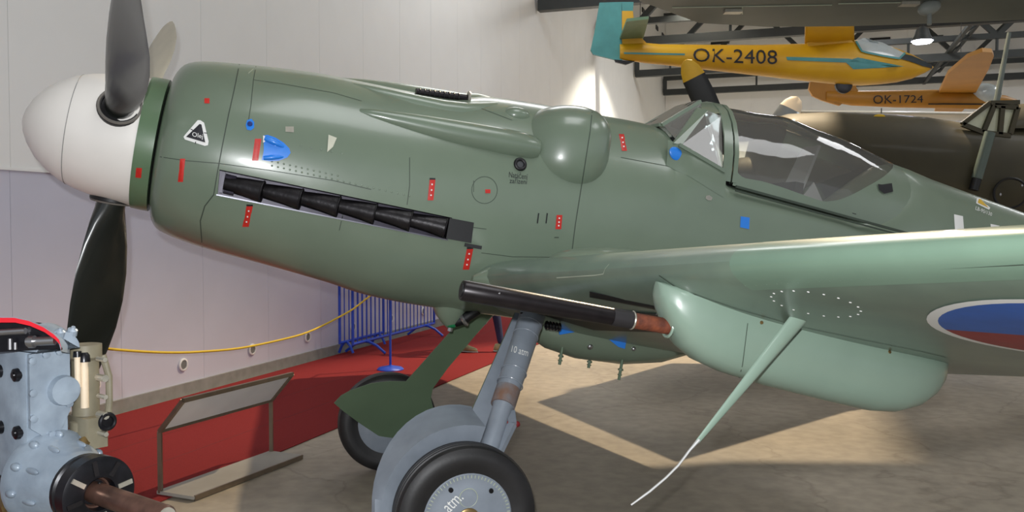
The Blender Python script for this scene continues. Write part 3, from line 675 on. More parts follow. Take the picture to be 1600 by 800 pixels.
# panel seams
SE = [[(374, 101), (366, 140), (357, 180), (347, 230), (340, 268), (334, 304), (320, 322), (313, 345), (316, 386)],
      [(400, 104), (396, 125), (392, 165), (388, 190)], [(396, 125), (440, 131), (520, 145), (565, 158)],
      [(250, 245), (290, 251), (340, 255), (420, 266), (520, 282), (580, 296)],
      [(925, 175), (922, 205), (915, 250), (907, 300), (899, 350), (893, 397)],
      [(752, 395), (800, 401), (870, 402)], [(970, 246), (1040, 259), (1130, 284)], [(740, 165), (800, 188)],
      [(640, 246), (640, 290), (636, 320)], [(537, 330), (530, 360)], [(700, 350), (760, 358)]]
for k, s_ in enumerate(SE): mark('panel_seam', seamline(BF, s_, .005 if k in (0, 4) else .0035), M_SEAM)
mark('panel_edge', seamline(BF, [(396, 108), (388, 115)], .004), M_SEAML)
# rivets above the exhaust bay
rv = []
for k in range(24):
    t = k/23; x, y = 425+t*215, 259+t*47
    for dy in ((0, -7) if k < 12 else (0,)):
        h, n = hit(BF, x, y+dy)
        if h is not None: rv.append(ellipsoid(h, n*.002, frame(n)[1]*.005, frame(n)[2]*.005, 10, 6))
for k in range(5):
    h, n = hit(BF, 470+16*k, 228+3*k)
    if h is not None: rv.append(ellipsoid(h, n*.002, frame(n)[1]*.005, frame(n)[2]*.005, 10, 6))
for k, r_ in enumerate(rv): make('rivet', r_, M_GREEN, fu)
p, n = hit(BF, 517, 226); mark('ram_inlet', decal(BF, [(513, 211), (526, 216), (520, 230), (511, 238), (512, 226)], .006), mat('pale_patch', (196, 196, 178), .5))
# aft markings
mark('blue_inspection_square', decal(BF, [(1157, 338), (1171, 340), (1170, 358), (1156, 355)], .003), M_BLUE)
mark('metal_disc', decal(BF, [(1103, 306), (1108, 305), (1113, 309), (1111, 313), (1106, 313), (1102, 310)], .003), M_ALU)
BH = bvh_of(fu, *[o for o in plane_.children if o.name.startswith('hood_frame') or o.name.startswith('windscreen_fairing')])
mark('vent_scoop', decal(BH, [(1370, 288), (1376, 289), (1392, 287), (1394, 300), (1380, 303), (1372, 297)], .008), M_BLACK)
o = mark('white_rectangle', decal(BF, [(1490, 335), (1504, 338), (1506, 364), (1492, 366)], .003), M_LWHITE)
o = mark('white_rectangle', decal(BF, [(1547, 350), (1561, 353), (1563, 368), (1549, 366)], .003), M_LWHITE)
mark('fuel_triangle_edge', decal(BF, [(1526, 309.5), (1531, 309.5), (1547, 325), (1545, 328), (1525, 318)], .002), M_LWHITE)
mark('fuel_triangle', decal(BF, [(1529, 311), (1532, 312), (1544, 325), (1527, 317)], .004), M_YEL)
mark('lettering', text_on(BF, 'LB-95/130', [(1523.5, 328), (1549, 338), (1550, 333), (1524.5, 322.5)], .003), M_LWHITE)
# blue blister by the windscreen
h, n = hit(BH, 1057, 241)
if h is not None: make('blue_blister', ellipsoid(h, n*.010, (EX*.046-EZ*.020), (EX*.012+EZ*.034), 20, 12), M_BLUE, plane_)

# ---- wing marks: roundel, seams, rivets, jack panel
def und(x, y, off=.003):
    """point on the underside of the port wing"""
    lx, lz, c, th = wing_par(y); q = min(.99, max(.001, (x-lx)/c))
    t = 5*(.2969*math.sqrt(q)-.126*q-.3516*q*q+.2843*q**3-.1036*q**4); cm = .02/.16*(.8*q-q*q) if q < .4 else .02/.36*(.2+.8*q-q*q)
    return A(x, y, lz-.1*c*q + c*(-th*t+cm) - off)
RC = (3.30, 3.15)
def sector(a0, a1, r0, r1, off, n=28):
    v, f = [], []
    for i in range(n+1):
        a = a0+(a1-a0)*i/n
        for j in range(7):
            r = r0+(r1-r0)*j/6; v.append(und(RC[0]+r*math.cos(a), RC[1]+r*math.sin(a), off))
    for i in range(n):
        for j in range(6): f.append((i*7+j, i*7+j+1, i*7+8+j, i*7+7+j))
    return v, f
rnd = make('roundel', sector(0, 2*math.pi, .425, .455, .0032, 56), M_LWHITE, wp, cap_fix=False); rnd['label'] = 'white edged blue and red roundel'
a_ = R(123)
make('roundel_sector', sector(a_, a_+R(120), .001, .425, .003), M_ROUNDB, wp, cap_fix=False)
make('roundel_sector', sector(a_+R(120), a_+R(240), .001, .425, .003), M_ROUNDR, wp, cap_fix=False)
make('roundel_sector', sector(a_+R(240), a_+R(360), .001, .425, .003), M_LWHITE, wp, cap_fix=False)
for s_, w_, m in (([(1030, 434), (1060, 455), (1150, 486), (1250, 514), (1350, 535), (1440, 553), (1478, 562)], .006, M_SEAM), ([(1170, 440), (1300, 431), (1600, 413)], .004, M_SEAM)):
    mark('panel_seam', seamline(BW, [(x, y-4) for x, y in s_] if w_ > .005 else s_, w_), m, wp)
mark('panel_seam', seamline(BW, [(870, 434), (930, 430), (943, 428), (946, 420), (952, 413)], .004), M_SEAML, wp)
rv = []
for k in range(26):
    x = 1165+k*16.5; h, n = hit(BW, x, 446-k*.95)
    if h is not None: rv.append((h, n))
for k in range(18):
    t = 2*math.pi*k/18; h, n = hit(BW, 1275+70*math.cos(t), 475+17*math.sin(t)+.16*70*math.cos(t))
    if h is not None: rv.append((h, n))
for k, (h, n) in enumerate(rv): make('rivet', ellipsoid(h, n*.002, frame(n)[1]*.0045, frame(n)[2]*.0045, 8, 4), M_MINT if k < 26 else M_LWHITE, wp)
mark('panel_seam', seamline(BG, [(1168, 505), (1160, 570), (1155, 590)], .003), M_SEAM, gond)
for x, y in ((1190, 504), (1390, 550)):
    h, n = hit(BG, x, y)
    if h is not None: make('pod_screw', lathe([(0, .007), (.003, .006), (.0035, .001)], h, n, 12), M_BRASS, gond)
# antenna mast under the port wing with its whip
b0 = und(2.93, 2.30, -.02)
tipm = A(2.93, 2.30, 0)
q1 = onplane(1090, 690, A(2.93, 2.30, -.3), EY); q2 = onplane(1262, 480, A(2.93, 2.30, -.3), EY)
ms = []
for k in range(9):
    t = k/8; pc = q2 + (q1-q2)*t; wd2 = .034*(1-t)+.0085*t; d, a, b = frame(q1-q2, EY)
    ms.append([pc + a*(wd2*math.cos(u)) + b*(wd2*.42*math.sin(u)) for u in [2*math.pi*j/14 for j in range(14)]])
mast = make('antenna_mast', loft(ms), M_MINT, plane_); mast['label'] = 'pale tapered antenna mast under the wing'
make('mast_root', tube([und(2.955, 2.30, -.01), q2+(q1-q2)*.02], [.03, .026], 12), M_MINT, mast)
wp_ = [onplane(x, y, A(2.93, 2.30, -.3), EY) for x, y in ((1092, 687), (1078, 703), (1060, 727), (1040, 747), (1015, 768), (986, 789))]
make('whip_antenna', tube(wp_, [.0065, .0045, .004, .004, .004, .003], 8), mat('whip_pale', (190, 190, 188), .4, metal=.3), mast)

# ---- belly: gear bays, bomb rack, drains
make('gear_bay', prism([und(2.60, .55, .004), und(2.64, 1.2, .004), und(2.75, 1.60, .004), und(3.0, 1.70, .004), und(3.05, 1.2, .004), und(2.95, .55, .004)], EZ*-.002), M_BLACK, plane_)
make('bay_gap', prism([und(2.50, 1.46, .006), und(2.53, 1.40, .006), und(2.82, 1.83, .006), und(2.78, 1.86, .006)], EZ*-.003), M_BLACK, plane_)
rack = make('bomb_rack', loft([[A(x, w_*math.cos(t), -.58 - h*max(0, math.sin(t))**.8 if math.sin(t) > 0 else -.56) for t in [2*math.pi*k/20 for k in range(20)]] for x, w_, h in ((2.70, .03, .03), (2.78, .10, .10), (2.9, .15, .155), (3.1, .17, .19), (3.4, .17, .185), (3.65, .14, .14), (3.85, .08, .06), (3.95, .02, .02))]), M_GREEN, plane_)
for x, y, z, l in ((2.97, .10, -.70, .11), (3.22, -.05, -.74, .08), (3.36, .10, -.71, .14)):
    o = make('sway_brace_bolt', tube([A(x, y, z), A(x, y, z-l)], .009, 10), M_DKGREEN, rack)
    make('brace_nut', join(lathe([(0, .016), (.012, .016)], A(x, y, z-l*.6), EZ, 6), lathe([(0, .014), (.006, .014)], A(x, y, z-l*.8), EZ, 10)), M_DKGREEN, o)
BK = bvh_of(rack)
for x, y, r in ((922, 542, .018), (990, 545, .014)):
    h, n = hit(BK, x, y)
    if h is not None: make('rack_bolt', ellipsoid(h, n*.012, frame(n)[1]*r, frame(n)[2]*r, 12, 8), M_STEEL, rack)
for pts in ([(872, 515), (878, 513), (902, 518), (874, 523)], [(948, 528), (978, 534), (976, 545), (966, 542)]):
    h, n = hit(BK, *pts[0]); p0 = A(3.1, .19, -.66)
    make('blue_arrow', prism([onplane(x, y, p0, EY) for x, y in pts], EY*.004), M_BLUE, rack)
dr = make('drain_fairing', lathe([(-.02, .10), (.03, .085), (.09, .045), (.115, .02), (.12, .004)], A(2.28, .05, -.585), A(.12, 0, -.5)-A(0, 0, 0), 20), M_GREEN, plane_)
make('drain_hose', tube([A(2.31, .06, -.665), A(2.36, .09, -.635), A(2.42, .12, -.57)], .03, 12), M_BLACK, dr)
make('hose_clamp', torus(A(2.36, .09, -.635), A(.55, .25, .5)-A(0, 0, 0), .033, .011, 18, 6), M_STEEL, dr)
make('drain_cap', ellipsoid(A(2.302, .06, -.672), EX*.036, EY*.034, EZ*.026, 16, 10), mat('cap_green', (28, 120, 74), .25, coat=.4), dr)
make('drain_nut', lathe([(0, .014), (.02, .014), (.022, .004)], A(2.30, .06, -.695), -EZ, 6), M_STEEL, dr)

# ---- undercarriage
WC = {1: A(2.2630, 1.02, -1.4569), -1: A(2.2630, -1.02, -1.4569)}
for s in (1, -1): WC[s] = mid + EY*(s*1.02) + ZZ*.33
def wheel(s):
    c = WC[s]; ax = EY*s     # outboard
    prof = [(-.062, .205), (-.074, .24), (-.080, .268), (-.076, .297), (-.062, .318)]
    for k, g in enumerate((-.045, -.022, 0, .022, .045)):
        rr = .330 - 2.4*g*g
        prof += [(g-.008, rr), (g-.006, rr-.0001), (g+.006, rr), (g+.0085, rr-.006), (g+.0115, rr-.006)] if k < 4 else [(g-.006, rr), (g+.006, rr-.002)]
    prof += [(.062, .318), (.076, .297), (.080, .268), (.074, .24), (.062, .205), (.05, .2)]
    w_ = make('wheel', lathe(prof, c, ax, 72, True), M_RUBBER, plane_, sharp=30)
    w_['label'] = 'black rubber tyre with grey hub disc'
    hub = make('hub_disc', lathe([(.045, .206), (.062, .206), (.066, .200), (.062, .182), (.070, .150), (.075, .09), (.078, .0005)], c, ax, 48), M_GREY, w_)
    make('inner_hub', lathe([(-.045, .206), (-.062, .206), (-.066, .2), (-.068, .05), (-.09, .045), (-.09, .001)], c, ax, 40), M_GREY, w_)
    d, a, b = frame(ax)
    sv = []
    for k in range(72):
        t = 2*math.pi*k/72; e = a*math.cos(t)+b*math.sin(t); sv.append(box(c+ax*.0655+e*.191, .014, .004, .004, e, d.cross(e), d))
    tag(make('hub_serration', join(*sv), M_SEAML, w_), kind='stuff')
    cap = make('hub_cap', lathe([(.07, .054), (.082, .052), (.086, .044), (.086, .030), (.094, .026), (.096, .002)], c, ax, 28), M_BRASS, w_)
    for k in range(5):
        t = 2*math.pi*k/5 + 1.05; e = a*math.cos(t)+b*math.sin(t); make('hub_bolt', lathe([(.062, .012), (.074, .011), (.075, .001)], c+e*.160, ax, 10), M_ENGD, w_)
    make('hub_inspection_ring', torus(c+ax*.0745+ZZ*.098, ax, .042, .002, 24, 5), M_SEAML, w_)
    if s > 0:
        BHUB = bvh_of(hub)
        make('lettering', text_on(BHUB, 'atm.', [(702, 802), (725, 779), (714, 769), (691, 791)], .002), M_LWHITE, w_, cap_fix=False)
    return w_
wheel(1); wheel(-1)
def dy(z): return herm([-1.7, -1.45, -.6, -.4], [1.03, .90, .40, .30], z)
DOOR = [(2.555, -.54), (2.70, -.54), (2.672, -.621), (2.513, -1.004), (2.462, -1.16), (2.47, -1.23), (2.539, -1.356), (2.60, -1.44), (2.631, -1.515), (2.55, -1.60), (2.45, -1.650), (2.38, -1.635), (2.20, -1.545), (2.052, -1.467), (1.93, -1.395), (1.864, -1.349), (1.895, -1.29), (1.945, -1.245), (2.06, -1.179), (2.17, -1.147), (2.275, -1.136)]
for s in (1, -1):
    poly = [A(x, s*dy(z), z) for x, z in DOOR]
    o = make('gear_door', prism(poly, EY*(s*.010)), M_DKGREEN, plane_); o['label'] = 'flat dark green wheel door' if s < 0 else 'wheel door with grey inside'
    if s > 0:
        make('door_lining', prism([p + EY*.011 for p in poly], EY*.004), M_GREY, o)
        # pressed grey wheel shroud on the inside of the door
        sh = []
        for k in range(17):
            a0 = R(212) - k/16*R(128); cx, cz = 2.275, -1.445; y0 = dy(cz)
            e = lambda r, y: A(cx+r*math.cos(a0), y, cz+r*math.sin(a0))
            zz_ = cz+.425*math.sin(a0); yd = dy(zz_)
            sh.append([e(.425, yd+.012), e(.415, yd+.04), e(.385, y0+.055), e(.30, y0+.035), e(.30, y0+.015), e(.36, yd+.012)])
        make('door_shroud', loft(sh), M_GREY, o)
    top, bot = A(2.632, s*.455, -.50), A(2.345, s*.935, -1.22); top = top + EX*(.0 if s > 0 else .06); bot = bot + EX*(.0 if s > 0 else .04); ax_ = (bot-top)
    leg = make('gear_leg', tube([top, top+ax_*.03, top+ax_*.52, top+ax_*.55, top+ax_*.66, top+ax_*.68, bot], [.066, .068, .062, .058, .060, .048, .046], 24), M_GREY, plane_)
    make('rust_band', tube([top+ax_*.56, top+ax_*.67], .0615, 24), M_BAND, leg)
    for t in (.12, .2, .45, .53): make('leg_ring', torus(top+ax_*t, ax_, .066, .003, 24, 6), M_GREY, leg)
    make('axle_fork', tube([bot, A(2.285, s*.935, -1.38), WC[s]-EY*(s*.06)], [.05, .055, .045], 16), M_GREY, leg)
    pass
    make('brake_line', tube([A(2.555, s*.50, -.57), A(2.53, s*.55, -.70), A(2.47, s*.64, -.84), A(2.44, s*.71, -.95), A(2.39, s*.83, -1.06), A(2.36, s*.93, -1.14)], .006, 8), M_BLACK, leg)
    make('brake_fitting', tube([A(2.553, s*.51, -.60), A(2.537, s*.54, -.68)], .010, 10), M_LWHITE, leg)
    make('leg_tape', join(*[torus(A(2.558, s*.50, -.535-.012*k), A(-.2, .2*s, -1)-A(0, 0, 0), .012, .005, 12, 6) for k in range(4)]), M_ENGD, leg)
    make('torque_link', join(bar(top+ax_*.70+EX*.05, A(2.475, s*.86, -1.05), .04, .025), bar(A(2.475, s*.86, -1.05), bot+EX*.045, .04, .025)), M_GREY, leg)
    make('tie_down_lug', join(tube([A(2.44, s*.84, -1.05), A(2.495, s*.85, -1.05)], .010, 8), ellipsoid(A(2.50, s*.85, -1.05), EX*.018, EY*.012, EZ*.016, 10, 8)), mat('lug_red', (120, 30, 34), .5), leg)
    if s > 0:
        BL = bvh_of(leg); 
        make('lettering', text_on(BL, '10 atm', [(799, 550), (824, 557), (826, 546), (801, 540)], .002), M_LWHITE, leg, cap_fix=False)
    make('hose_coil', join(*[torus(A(2.71+.018*k, s*.47, -.575), EX, .018, .006, 12, 6) for k in range(5)]), M_ENGD, leg)
# ---- tail (out of the picture to the right)
make('tail_fin', loft([[A(x0+c*x, .05*c*t*1.6, z) for x, t, cm in AF] for z, x0, c in ((.4, 8.0, 1.15), (.9, 8.15, 1.05), (1.3, 8.4, .8), (1.5, 8.7, .45))]), M_GREEN, plane_)
for s in (1, -1): make('tailplane', loft([[A(x0+c*x, s*y, .62+.06*c*t*1.6) for x, t, cm in AF] for y, x0, c in ((.02, 7.95, .95), (.8, 8.1, .78), (1.4, 8.3, .55), (1.5, 8.45, .3))]), M_GREEN, plane_)
tw = A(8.3, 0, .03); tw.z = .15
make('tail_wheel', lathe([(-.05, .06), (-.05, .12), (-.03, .15), (.03, .15), (.05, .12), (.05, .06)], tw, EY, 28), M_RUBBER, plane_)
make('tail_strut', tube([A(8.15, 0, .1), tw + Vector((0, 0, .08))], .03, 10), M_GREY, plane_)

# ================================================================== ENGINE ON DISPLAY (bottom left)
eu = Vector((.80, -.60, -.02)).normalized(); ev = Vector((-.60, -.80, 0)).normalized(); ez = Vector((0, 0, 1))
eu = (eu - ez*eu.dot(ez)).normalized()
EO = atY(36, 640, 2.75)      # near corner edge of the block
def G(u, v, w): return EO + eu*u - ev*(v*.70) + ez*w   # u along the shaft, v to the far side, w up
ebase = Vector((EO.x, EO.y, 0))
eng = thing('display_engine', 'blue-grey cutaway aircraft engine with black flange in the lower left corner', 'engine', ebase)
def rbox(u0, u1, v0, v1, w0, w1, r=.012):
    """box in engine axes with chamfered edges along w"""
    P = [(u0+r, v0), (u1-r, v0), (u1, v0+r), (u1, v1-r), (u1-r, v1), (u0+r, v1), (u0, v1-r), (u0, v0+r)]
    return loft([[G(u, v, w) for u, v in P] for w in (w0, w1)])
make('crankcase', rbox(-.42, 0, 0, .21, -.36, .185, .014), M_ENG, eng)
make('front_cover', prism([G(.0, .02, .17), G(.0, .20, .18), G(.0, .20, -.02), G(.0, .14, -.10), G(.0, .10, -.105), G(.0, .02, -.06)], eu*.016), M_ENG, eng)
make('cover_boss', lathe([(.0, .05), (.028, .045), (.032, .02), (.034, .001)], G(.012, .165, .045), eu, 20), M_ENG, eng)
for u, v, w in ((.018, .03, .15), (.018, .09, .165), (.018, .15, .17), (.018, .03, .05), (.018, .03, -.03), (.018, .11, -.09), (.018, .19, .0), (.018, .165, .045)):
    make('cover_bolt', lathe([(-.004, .012), (.008, .012), (.010, .004)], G(u, v, w), eu, 8), M_ENG, eng)
for u, v, w in ((-.03, 0, .105), (-.03, 0, -.075), (-.15, 0, .105), (-.15, 0, -.075)):
    make('side_bolt', lathe([(-.004, .022), (.012, .020), (.014, .012), (.018, .010), (.019, .001)], G(u, v, w), -(ev*-1) if False else ev, 14), M_ENGD, eng)
# rocker cover with the red cut edge
cov = [[G(u, v, .185 + h*math.sin(math.pi*k/10)**.7) for k in range(11) for v in (.005+.20*k/10,)] for u, h in ((-.42, .075), (-.06, .075))]
make('rocker_cover', loft([[G(.01-.0*u, .21, .185)] + s for u, s in enumerate(cov)], False), M_ENG, eng)
capu = []
make('cover_end', loft([[G(u, .10 + (.12-.012*i)*math.cos(math.pi*k/12), .185 + (.078-.010*i)*math.sin(math.pi*k/12)) for k in range(13)] + [G(u, -.02+.012*i, .183), G(u, .22-.012*i, .183)][::-1] for i, u in enumerate((.0, .05, .085))]), M_ENG, eng)
rim = [(-30, 503), (0, 500), (22, 500), (45, 505), (68, 515), (84, 526), (92, 534), (95, 544)]
make('red_cut_edge', loft([[atY(x, y-3.5, 2.665), atY(x+1.5, y+4, 2.665), atY(x+1.5, y+4, 2.70), atY(x, y-3.5, 2.70)] for x, y in rim]), M_ENGR, eng)
make('cut_lid', loft([[atY(x, y-4.5, 2.70), atY(x+14*k/7, y-3.0, 2.80), atY(x+14*k/7, y+8, 2.80), atY(x, y+5, 2.70)] for k, (x, y) in enumerate(rim)]), M_ENG, eng)
make('cut_opening', prism([atY(x, y+3, 2.70) for x, y in rim] + [atY(92, 545, 2.70), atY(36, 548, 2.70), atY(-30, 552, 2.70)], (0, .012, 0)), M_ENGD, eng)
make('valve_gear', join(tube([atY(42, 534, 2.685), atY(86, 532, 2.69)], .014, 14), tube([atY(46, 534, 2.68), atY(54, 534, 2.68)], .019, 14), tube([atY(16, 546, 2.68), atY(16, 529, 2.68)], .006, 8), tube([atY(24, 546, 2.68), atY(24, 535, 2.68)], .005, 8), tube([atY(-10, 520, 2.69), atY(40, 517, 2.69)], .010, 10)), M_STEEL, eng)
for u, v in ((.07, .05), (.075, .11), (.07, .17)):
    make('cover_nut', lathe([(0, .016), (.02, .015), (.024, .008), (.03, .006)], G(u, v, .225), eu*.5+ez, 10), M_ENG, eng)
# accessories behind the cover: pale rods and housing
make('push_rod', tube([G(.03, .255, -.02), G(.03, .255, .135)], .013, 12), M_CREAM, eng)
make('push_rod', tube([G(.03, .225, .05), G(.03, .225, .15)], .010, 12), M_CREAM, eng)
make('cylinder_barrel', join(lathe([(0, .050), (.05, .050), (.055, .042), (.25, .042), (.26, .052), (.30, .052)], G(-.01, .29, -.12), ez, 20)), M_OLIVE2, eng)
for k in range(5): make('accessory_stud', tube([G(.07, .29, -.10+.06*k), G(.115, .29, -.10+.06*k)], .008+.004*(k % 2), 8), M_ALU, eng)
make('oil_pipe', tube([G(.075, .31, .15), G(.085, .33, .08), G(.085, .33, 0), G(.08, .32, -.09)], .011, 10), M_OLIVE2, eng)
make('rod_gland', join(lathe([(0, .020), (.02, .018), (.03, .012)], G(.03, .255, .13), ez, 14), lathe([(0, .014), (.018, .012)], G(.03, .225, .148), ez, 12)), M_ENGD, eng)
make('round_port', join(torus(G(.11, .30, -.06), eu, .024, .007, 20, 8), lathe([(0, .022), (.004, .020), (.005, .001)], G(.105, .30, -.06), eu, 16)), M_ENGD, eng)
make('accessory_box', rbox(-.05, .07, .23, .34, -.15, -.05, .01), M_OLIVE2, eng)
# gear case cone, flange, shaft
gc = G(.0, .13, -.235)
make('gear_case', loft([[gc + eu*u + (ev*-math.cos(t)*r) + ez*(math.sin(t)*r*e) for t in [2*math.pi*k/32 for k in range(32)]] for u, r, e in ((-.02, .155, 1.0), (.015, .153, 1.0), (.03, .142, 1.0), (.10, .122, .97), (.16, .098, 1), (.20, .088, 1))]), M_ENG, eng)
for k in range(9):
    t = R(-40 + 32*k); make('case_lug', ellipsoid(gc + eu*.024 - ev*(math.cos(t)*.143) + ez*(math.sin(t)*.143), eu*.022, ev*.014, ez*.014, 12, 8), M_ENG, eng)
for t in (R(70), R(110), R(150), R(195)): make('case_rib', ellipsoid(gc + eu*.075 - ev*(math.cos(t)*.122) + ez*(math.sin(t)*.120), eu*.045, ev*.011, ez*.011, 12, 8), M_ENG, eng)
make('case_plug', lathe([(0, .018), (.012, .016), (.014, .002)], gc + eu*.06 - ev*(math.cos(R(60))*.13) + ez*(math.sin(R(60))*.127), eu+ez*.6-ev*.3, 12), M_BRASS, eng)
fc = gc + eu*.04
fl = make('black_flange', lathe([(.13, .09), (.15, .108), (.165, .108), (.17, .098), (.185, .098), (.19, .112), (.235, .112), (.24, .10), (.24, .05), (.20, .045)], fc, eu, 40), M_ENGD, eng)
for k in range(8):
    t = R(45*k+10); e = -ev*math.cos(t) + ez*math.sin(t); make('flange_slot', box(fc+eu*.241+e*.080, .006, .014, .045, eu, e.cross(eu), e), M_SOOT if k % 3 else M_ALU, fl)
make('flange_nut_ring', torus(fc+eu*.20, eu, .05, .012, 24, 8), M_COPPER, fl)
sh = make('propeller_shaft', tube([fc+eu*.16, fc+eu*.585, fc+eu*.59], [.032, .032, .029], 24), M_COPPER, eng)
make('shaft_end', lathe([(0, .028), (.006, .026), (.007, .012), (.003, .011), (.003, .001)], fc+eu*.588, eu, 20), M_ALU, sh)
make('shaft_hole', ellipsoid(fc+eu*.235+ez*.033, eu*.006, ev*.005, ez*.003, 10, 6), M_BLACK, sh)
make('lower_window', prism([G(-.30, -.004, -.36), G(-.005, -.004, -.36), G(-.005, -.004, -.235), G(-.30, -.004, -.225)], ev*.004), M_ENGD, eng)
make('inner_gear', tube([G(-.12, -.016, -.30), G(-.03, -.016, -.30)], .045, 16), M_BRASS, eng)
st = make('engine_stand', join(rbox(-.40, -.02, .02, .19, -.42, -.36, .005), *[bar(G(u, v, -.40), Vector((G(u*1.1, v, 0).x, G(u*1.1, v, 0).y, .0)), .05) for u in (-.36, -.06) for v in (.04, .17)]), M_TRUSS, eng)

# ================================================================== BARRIERS, ROPE, STAND
def barrier(p, q, label, fl=.30):
    p, q = Vector(p), Vector(q); d = (q-p).normalized(); nrm = d.cross(ZZ)
    o = thing('crowd_barrier', label, 'barrier', (p+q)/2, 'blue crowd barriers by the wall')
    make('frame', join(tube([p+ZZ*.16, p+ZZ*1.06, p+d*.05+ZZ*1.1, q-d*.05+ZZ*1.1, q+ZZ*1.06, q+ZZ*.16], .018, 10), tube([p+ZZ*.17, q+ZZ*.17], .018, 10)), M_BARB, o)
    L_ = (q-p).length; n = int(L_/.115)
    for k in range(1, n): make('bar', tube([p+d*(L_*k/n)+ZZ*.17, p+d*(L_*k/n)+ZZ*1.09], .008, 6), M_BARB, o)
    for t in (.13, .87):
        c = p+d*(L_*t); make('foot', tube([c-nrm*fl+ZZ*.028, c-nrm*fl*.57+ZZ*.12, c-nrm*fl*.17+ZZ*.165, c+nrm*fl*.17+ZZ*.165, c+nrm*fl*.57+ZZ*.12, c+nrm*fl+ZZ*.028], .017, 10), M_BARB, o)
    return o
barrier(HW(3.75, .36, 0), HW(6.25, .36, 0), 'blue steel crowd barrier standing along the wall behind the nose', .28)
barrier(HW(3.80, .15, 0), HW(5.0, .15, 0), 'short blue crowd barrier squeezed between the wall and the longer barrier', .10)
def stanchion(p, label):
    o = thing('rope_stanchion', label, 'stanchion', p, 'blue rope stanchions')
    make('base', lathe([(.0105, .15), (.018, .15), (.035, .13), (.05, .06), (.06, .02)], p, ZZ, 32), M_BARB, o)
    make('post', tube([p+ZZ*.05, p+ZZ*1.0], .014, 12), M_BARB, o)
    make('top_hook', torus(p+ZZ*1.01, WN, .022, .006, 16, 6), M_BARB, o)
s1, s2 = Vector((-1.375, 10.08, 0)), Vector((-3.2, 5.78, 0))
stanchion(s1, 'blue stanchion with round foot on the carpet, left of the far wheel door'); stanchion(s2, 'blue stanchion hidden behind the display engine')
rp = []
for k in range(41):
    t = .010 + k/40*1.10; z = herm([0, .1, .2, .427, .58, .73, .945, 1.12], [1.0, .875, .74, .588, .575, .612, .752, .97], t)
    rp.append(Vector((-1.375-1.63*t, 10.06-3.82*t, z)))
tag(make('barrier_rope', tube(rp, .010, 8), M_ROPE, origin=rp[20]), 'yellow rope hanging in a long curve in front of the wall', 'rope')
# information stand
P1, P2 = Vector((-2.14, 5.40, 0)), Vector((-1.72, 6.35, 0)); sd = (P2-P1).normalized(); sn = Vector((sd.y, -sd.x, 0))
Ls = (P2-P1).length
stn = thing('information_stand', 'low bronze metal information stand with sloping pale panel beside the carpet', 'stand', P1)
z1, z2 = .395, .600
make('frame', join(*[bar(p+ZZ*.02, p+ZZ*z1, .024) for p in (P1, P2)], *[bar(p+ZZ*z1, p+sn*.19+ZZ*z2, .024) for p in (P1, P2)], bar(P1+sn*.19+ZZ*z2, P2+sn*.19+ZZ*z2, .026), bar(P1+ZZ*z1, P2+ZZ*z1, .018)), M_FRAME, stn)
pn = (sn*.19+ZZ*(z2-z1)).normalized()
make('panel', prism([P1+ZZ*z1+pn*.01, P2+ZZ*z1+pn*.01, P2+ZZ*z1+pn*.27, P1+ZZ*z1+pn*.27], pn.cross(sd)*.004), M_PANEL, stn)
make('base_plate', prism([P1-sd*.01+ZZ*.012-sn*.02, P2+sd*.01+ZZ*.012-sn*.02, P2+sd*.01+sn*.27+ZZ*.012, P1-sd*.01+sn*.27+ZZ*.012], ZZ*.02), M_BASEP, stn)
make('base_edge', join(bar(P1+sn*.27+ZZ*.02, P2+sn*.27+ZZ*.02, .012, .03)), M_FRAME, stn)

# ================================================================== GLIDERS, OVERHEAD WING, OTHER AIRCRAFT
def loft_px(pts, Y, wr, wmax=None, n=20, sk=0.0):
    """pts: (px x, top y, bottom y) -> body of elliptical sections about the plane y = Y"""
    secs = []
    for x, t, b in pts:
        p = atY(x, t, Y); q = atY(x, b, Y); c = (p+q)/2; h = (p.z-q.z)/2; w_ = min(h*wr, wmax or 9)
        secs.append([Vector((c.x, c.y + w_*math.cos(u), c.z + h*math.sin(u))) for u in [2*math.pi*k/n for k in range(n)]])
    return loft(secs)
def slab_px(pts, Y, th): return prism([atY(x, y, Y-th/2) for x, y in pts], (0, th, 0))
GY = 16.0
g1 = thing('glider', 'yellow glider with teal rudder and lettering hanging below the roof', 'glider', atY(1240, 110, GY))
g1f = make('fuselage', loft_px([(968, 69, 93), (1009, 67, 99), (1031, 69, 101), (1119, 70, 111), (1190, 70, 119), (1259, 68, 127), (1316, 64, 133), (1345, 62, 134), (1375, 68, 132), (1400, 76, 129), (1425, 86, 123), (1445, 96, 114), (1455, 102, 108), (1458, 104, 106)], GY, .80), M_GYEL, g1)
make('rudder', slab_px([(937, 4), (971, 3), (972, 94), (960, 93), (927, 85), (923, 78), (929, 50)], GY, .07), M_TEAL, g1)
make('fin', slab_px([(972, 17), (989, 17), (992, 48), (1010, 67), (972, 70)], GY, .07), M_GYEL, g1)
make('fin_cap', slab_px([(971, 3), (990, 3), (989, 17), (972, 17)], GY, .06), M_TEAL, g1)
s0 = atY(968, 62, GY)
make('stabilizer', prism([s0 + Vector((0, -.03, 0)), s0 + Vector((.42, -.03, .02)), s0 + Vector((.34, -1.15, .10)), s0 + Vector((-.02, -1.15, .06))], (0, 0, .05)), M_TEAL2, g1)
make('stabilizer', prism([s0 + Vector((0, .03, 0)), s0 + Vector((.42, .03, .02)), s0 + Vector((.34, 1.15, .10)), s0 + Vector((-.02, 1.15, .06))], (0, 0, .05)), M_TEAL2, g1)
w0 = atY(1257, 68, GY); w1 = atY(1335, 66, GY)
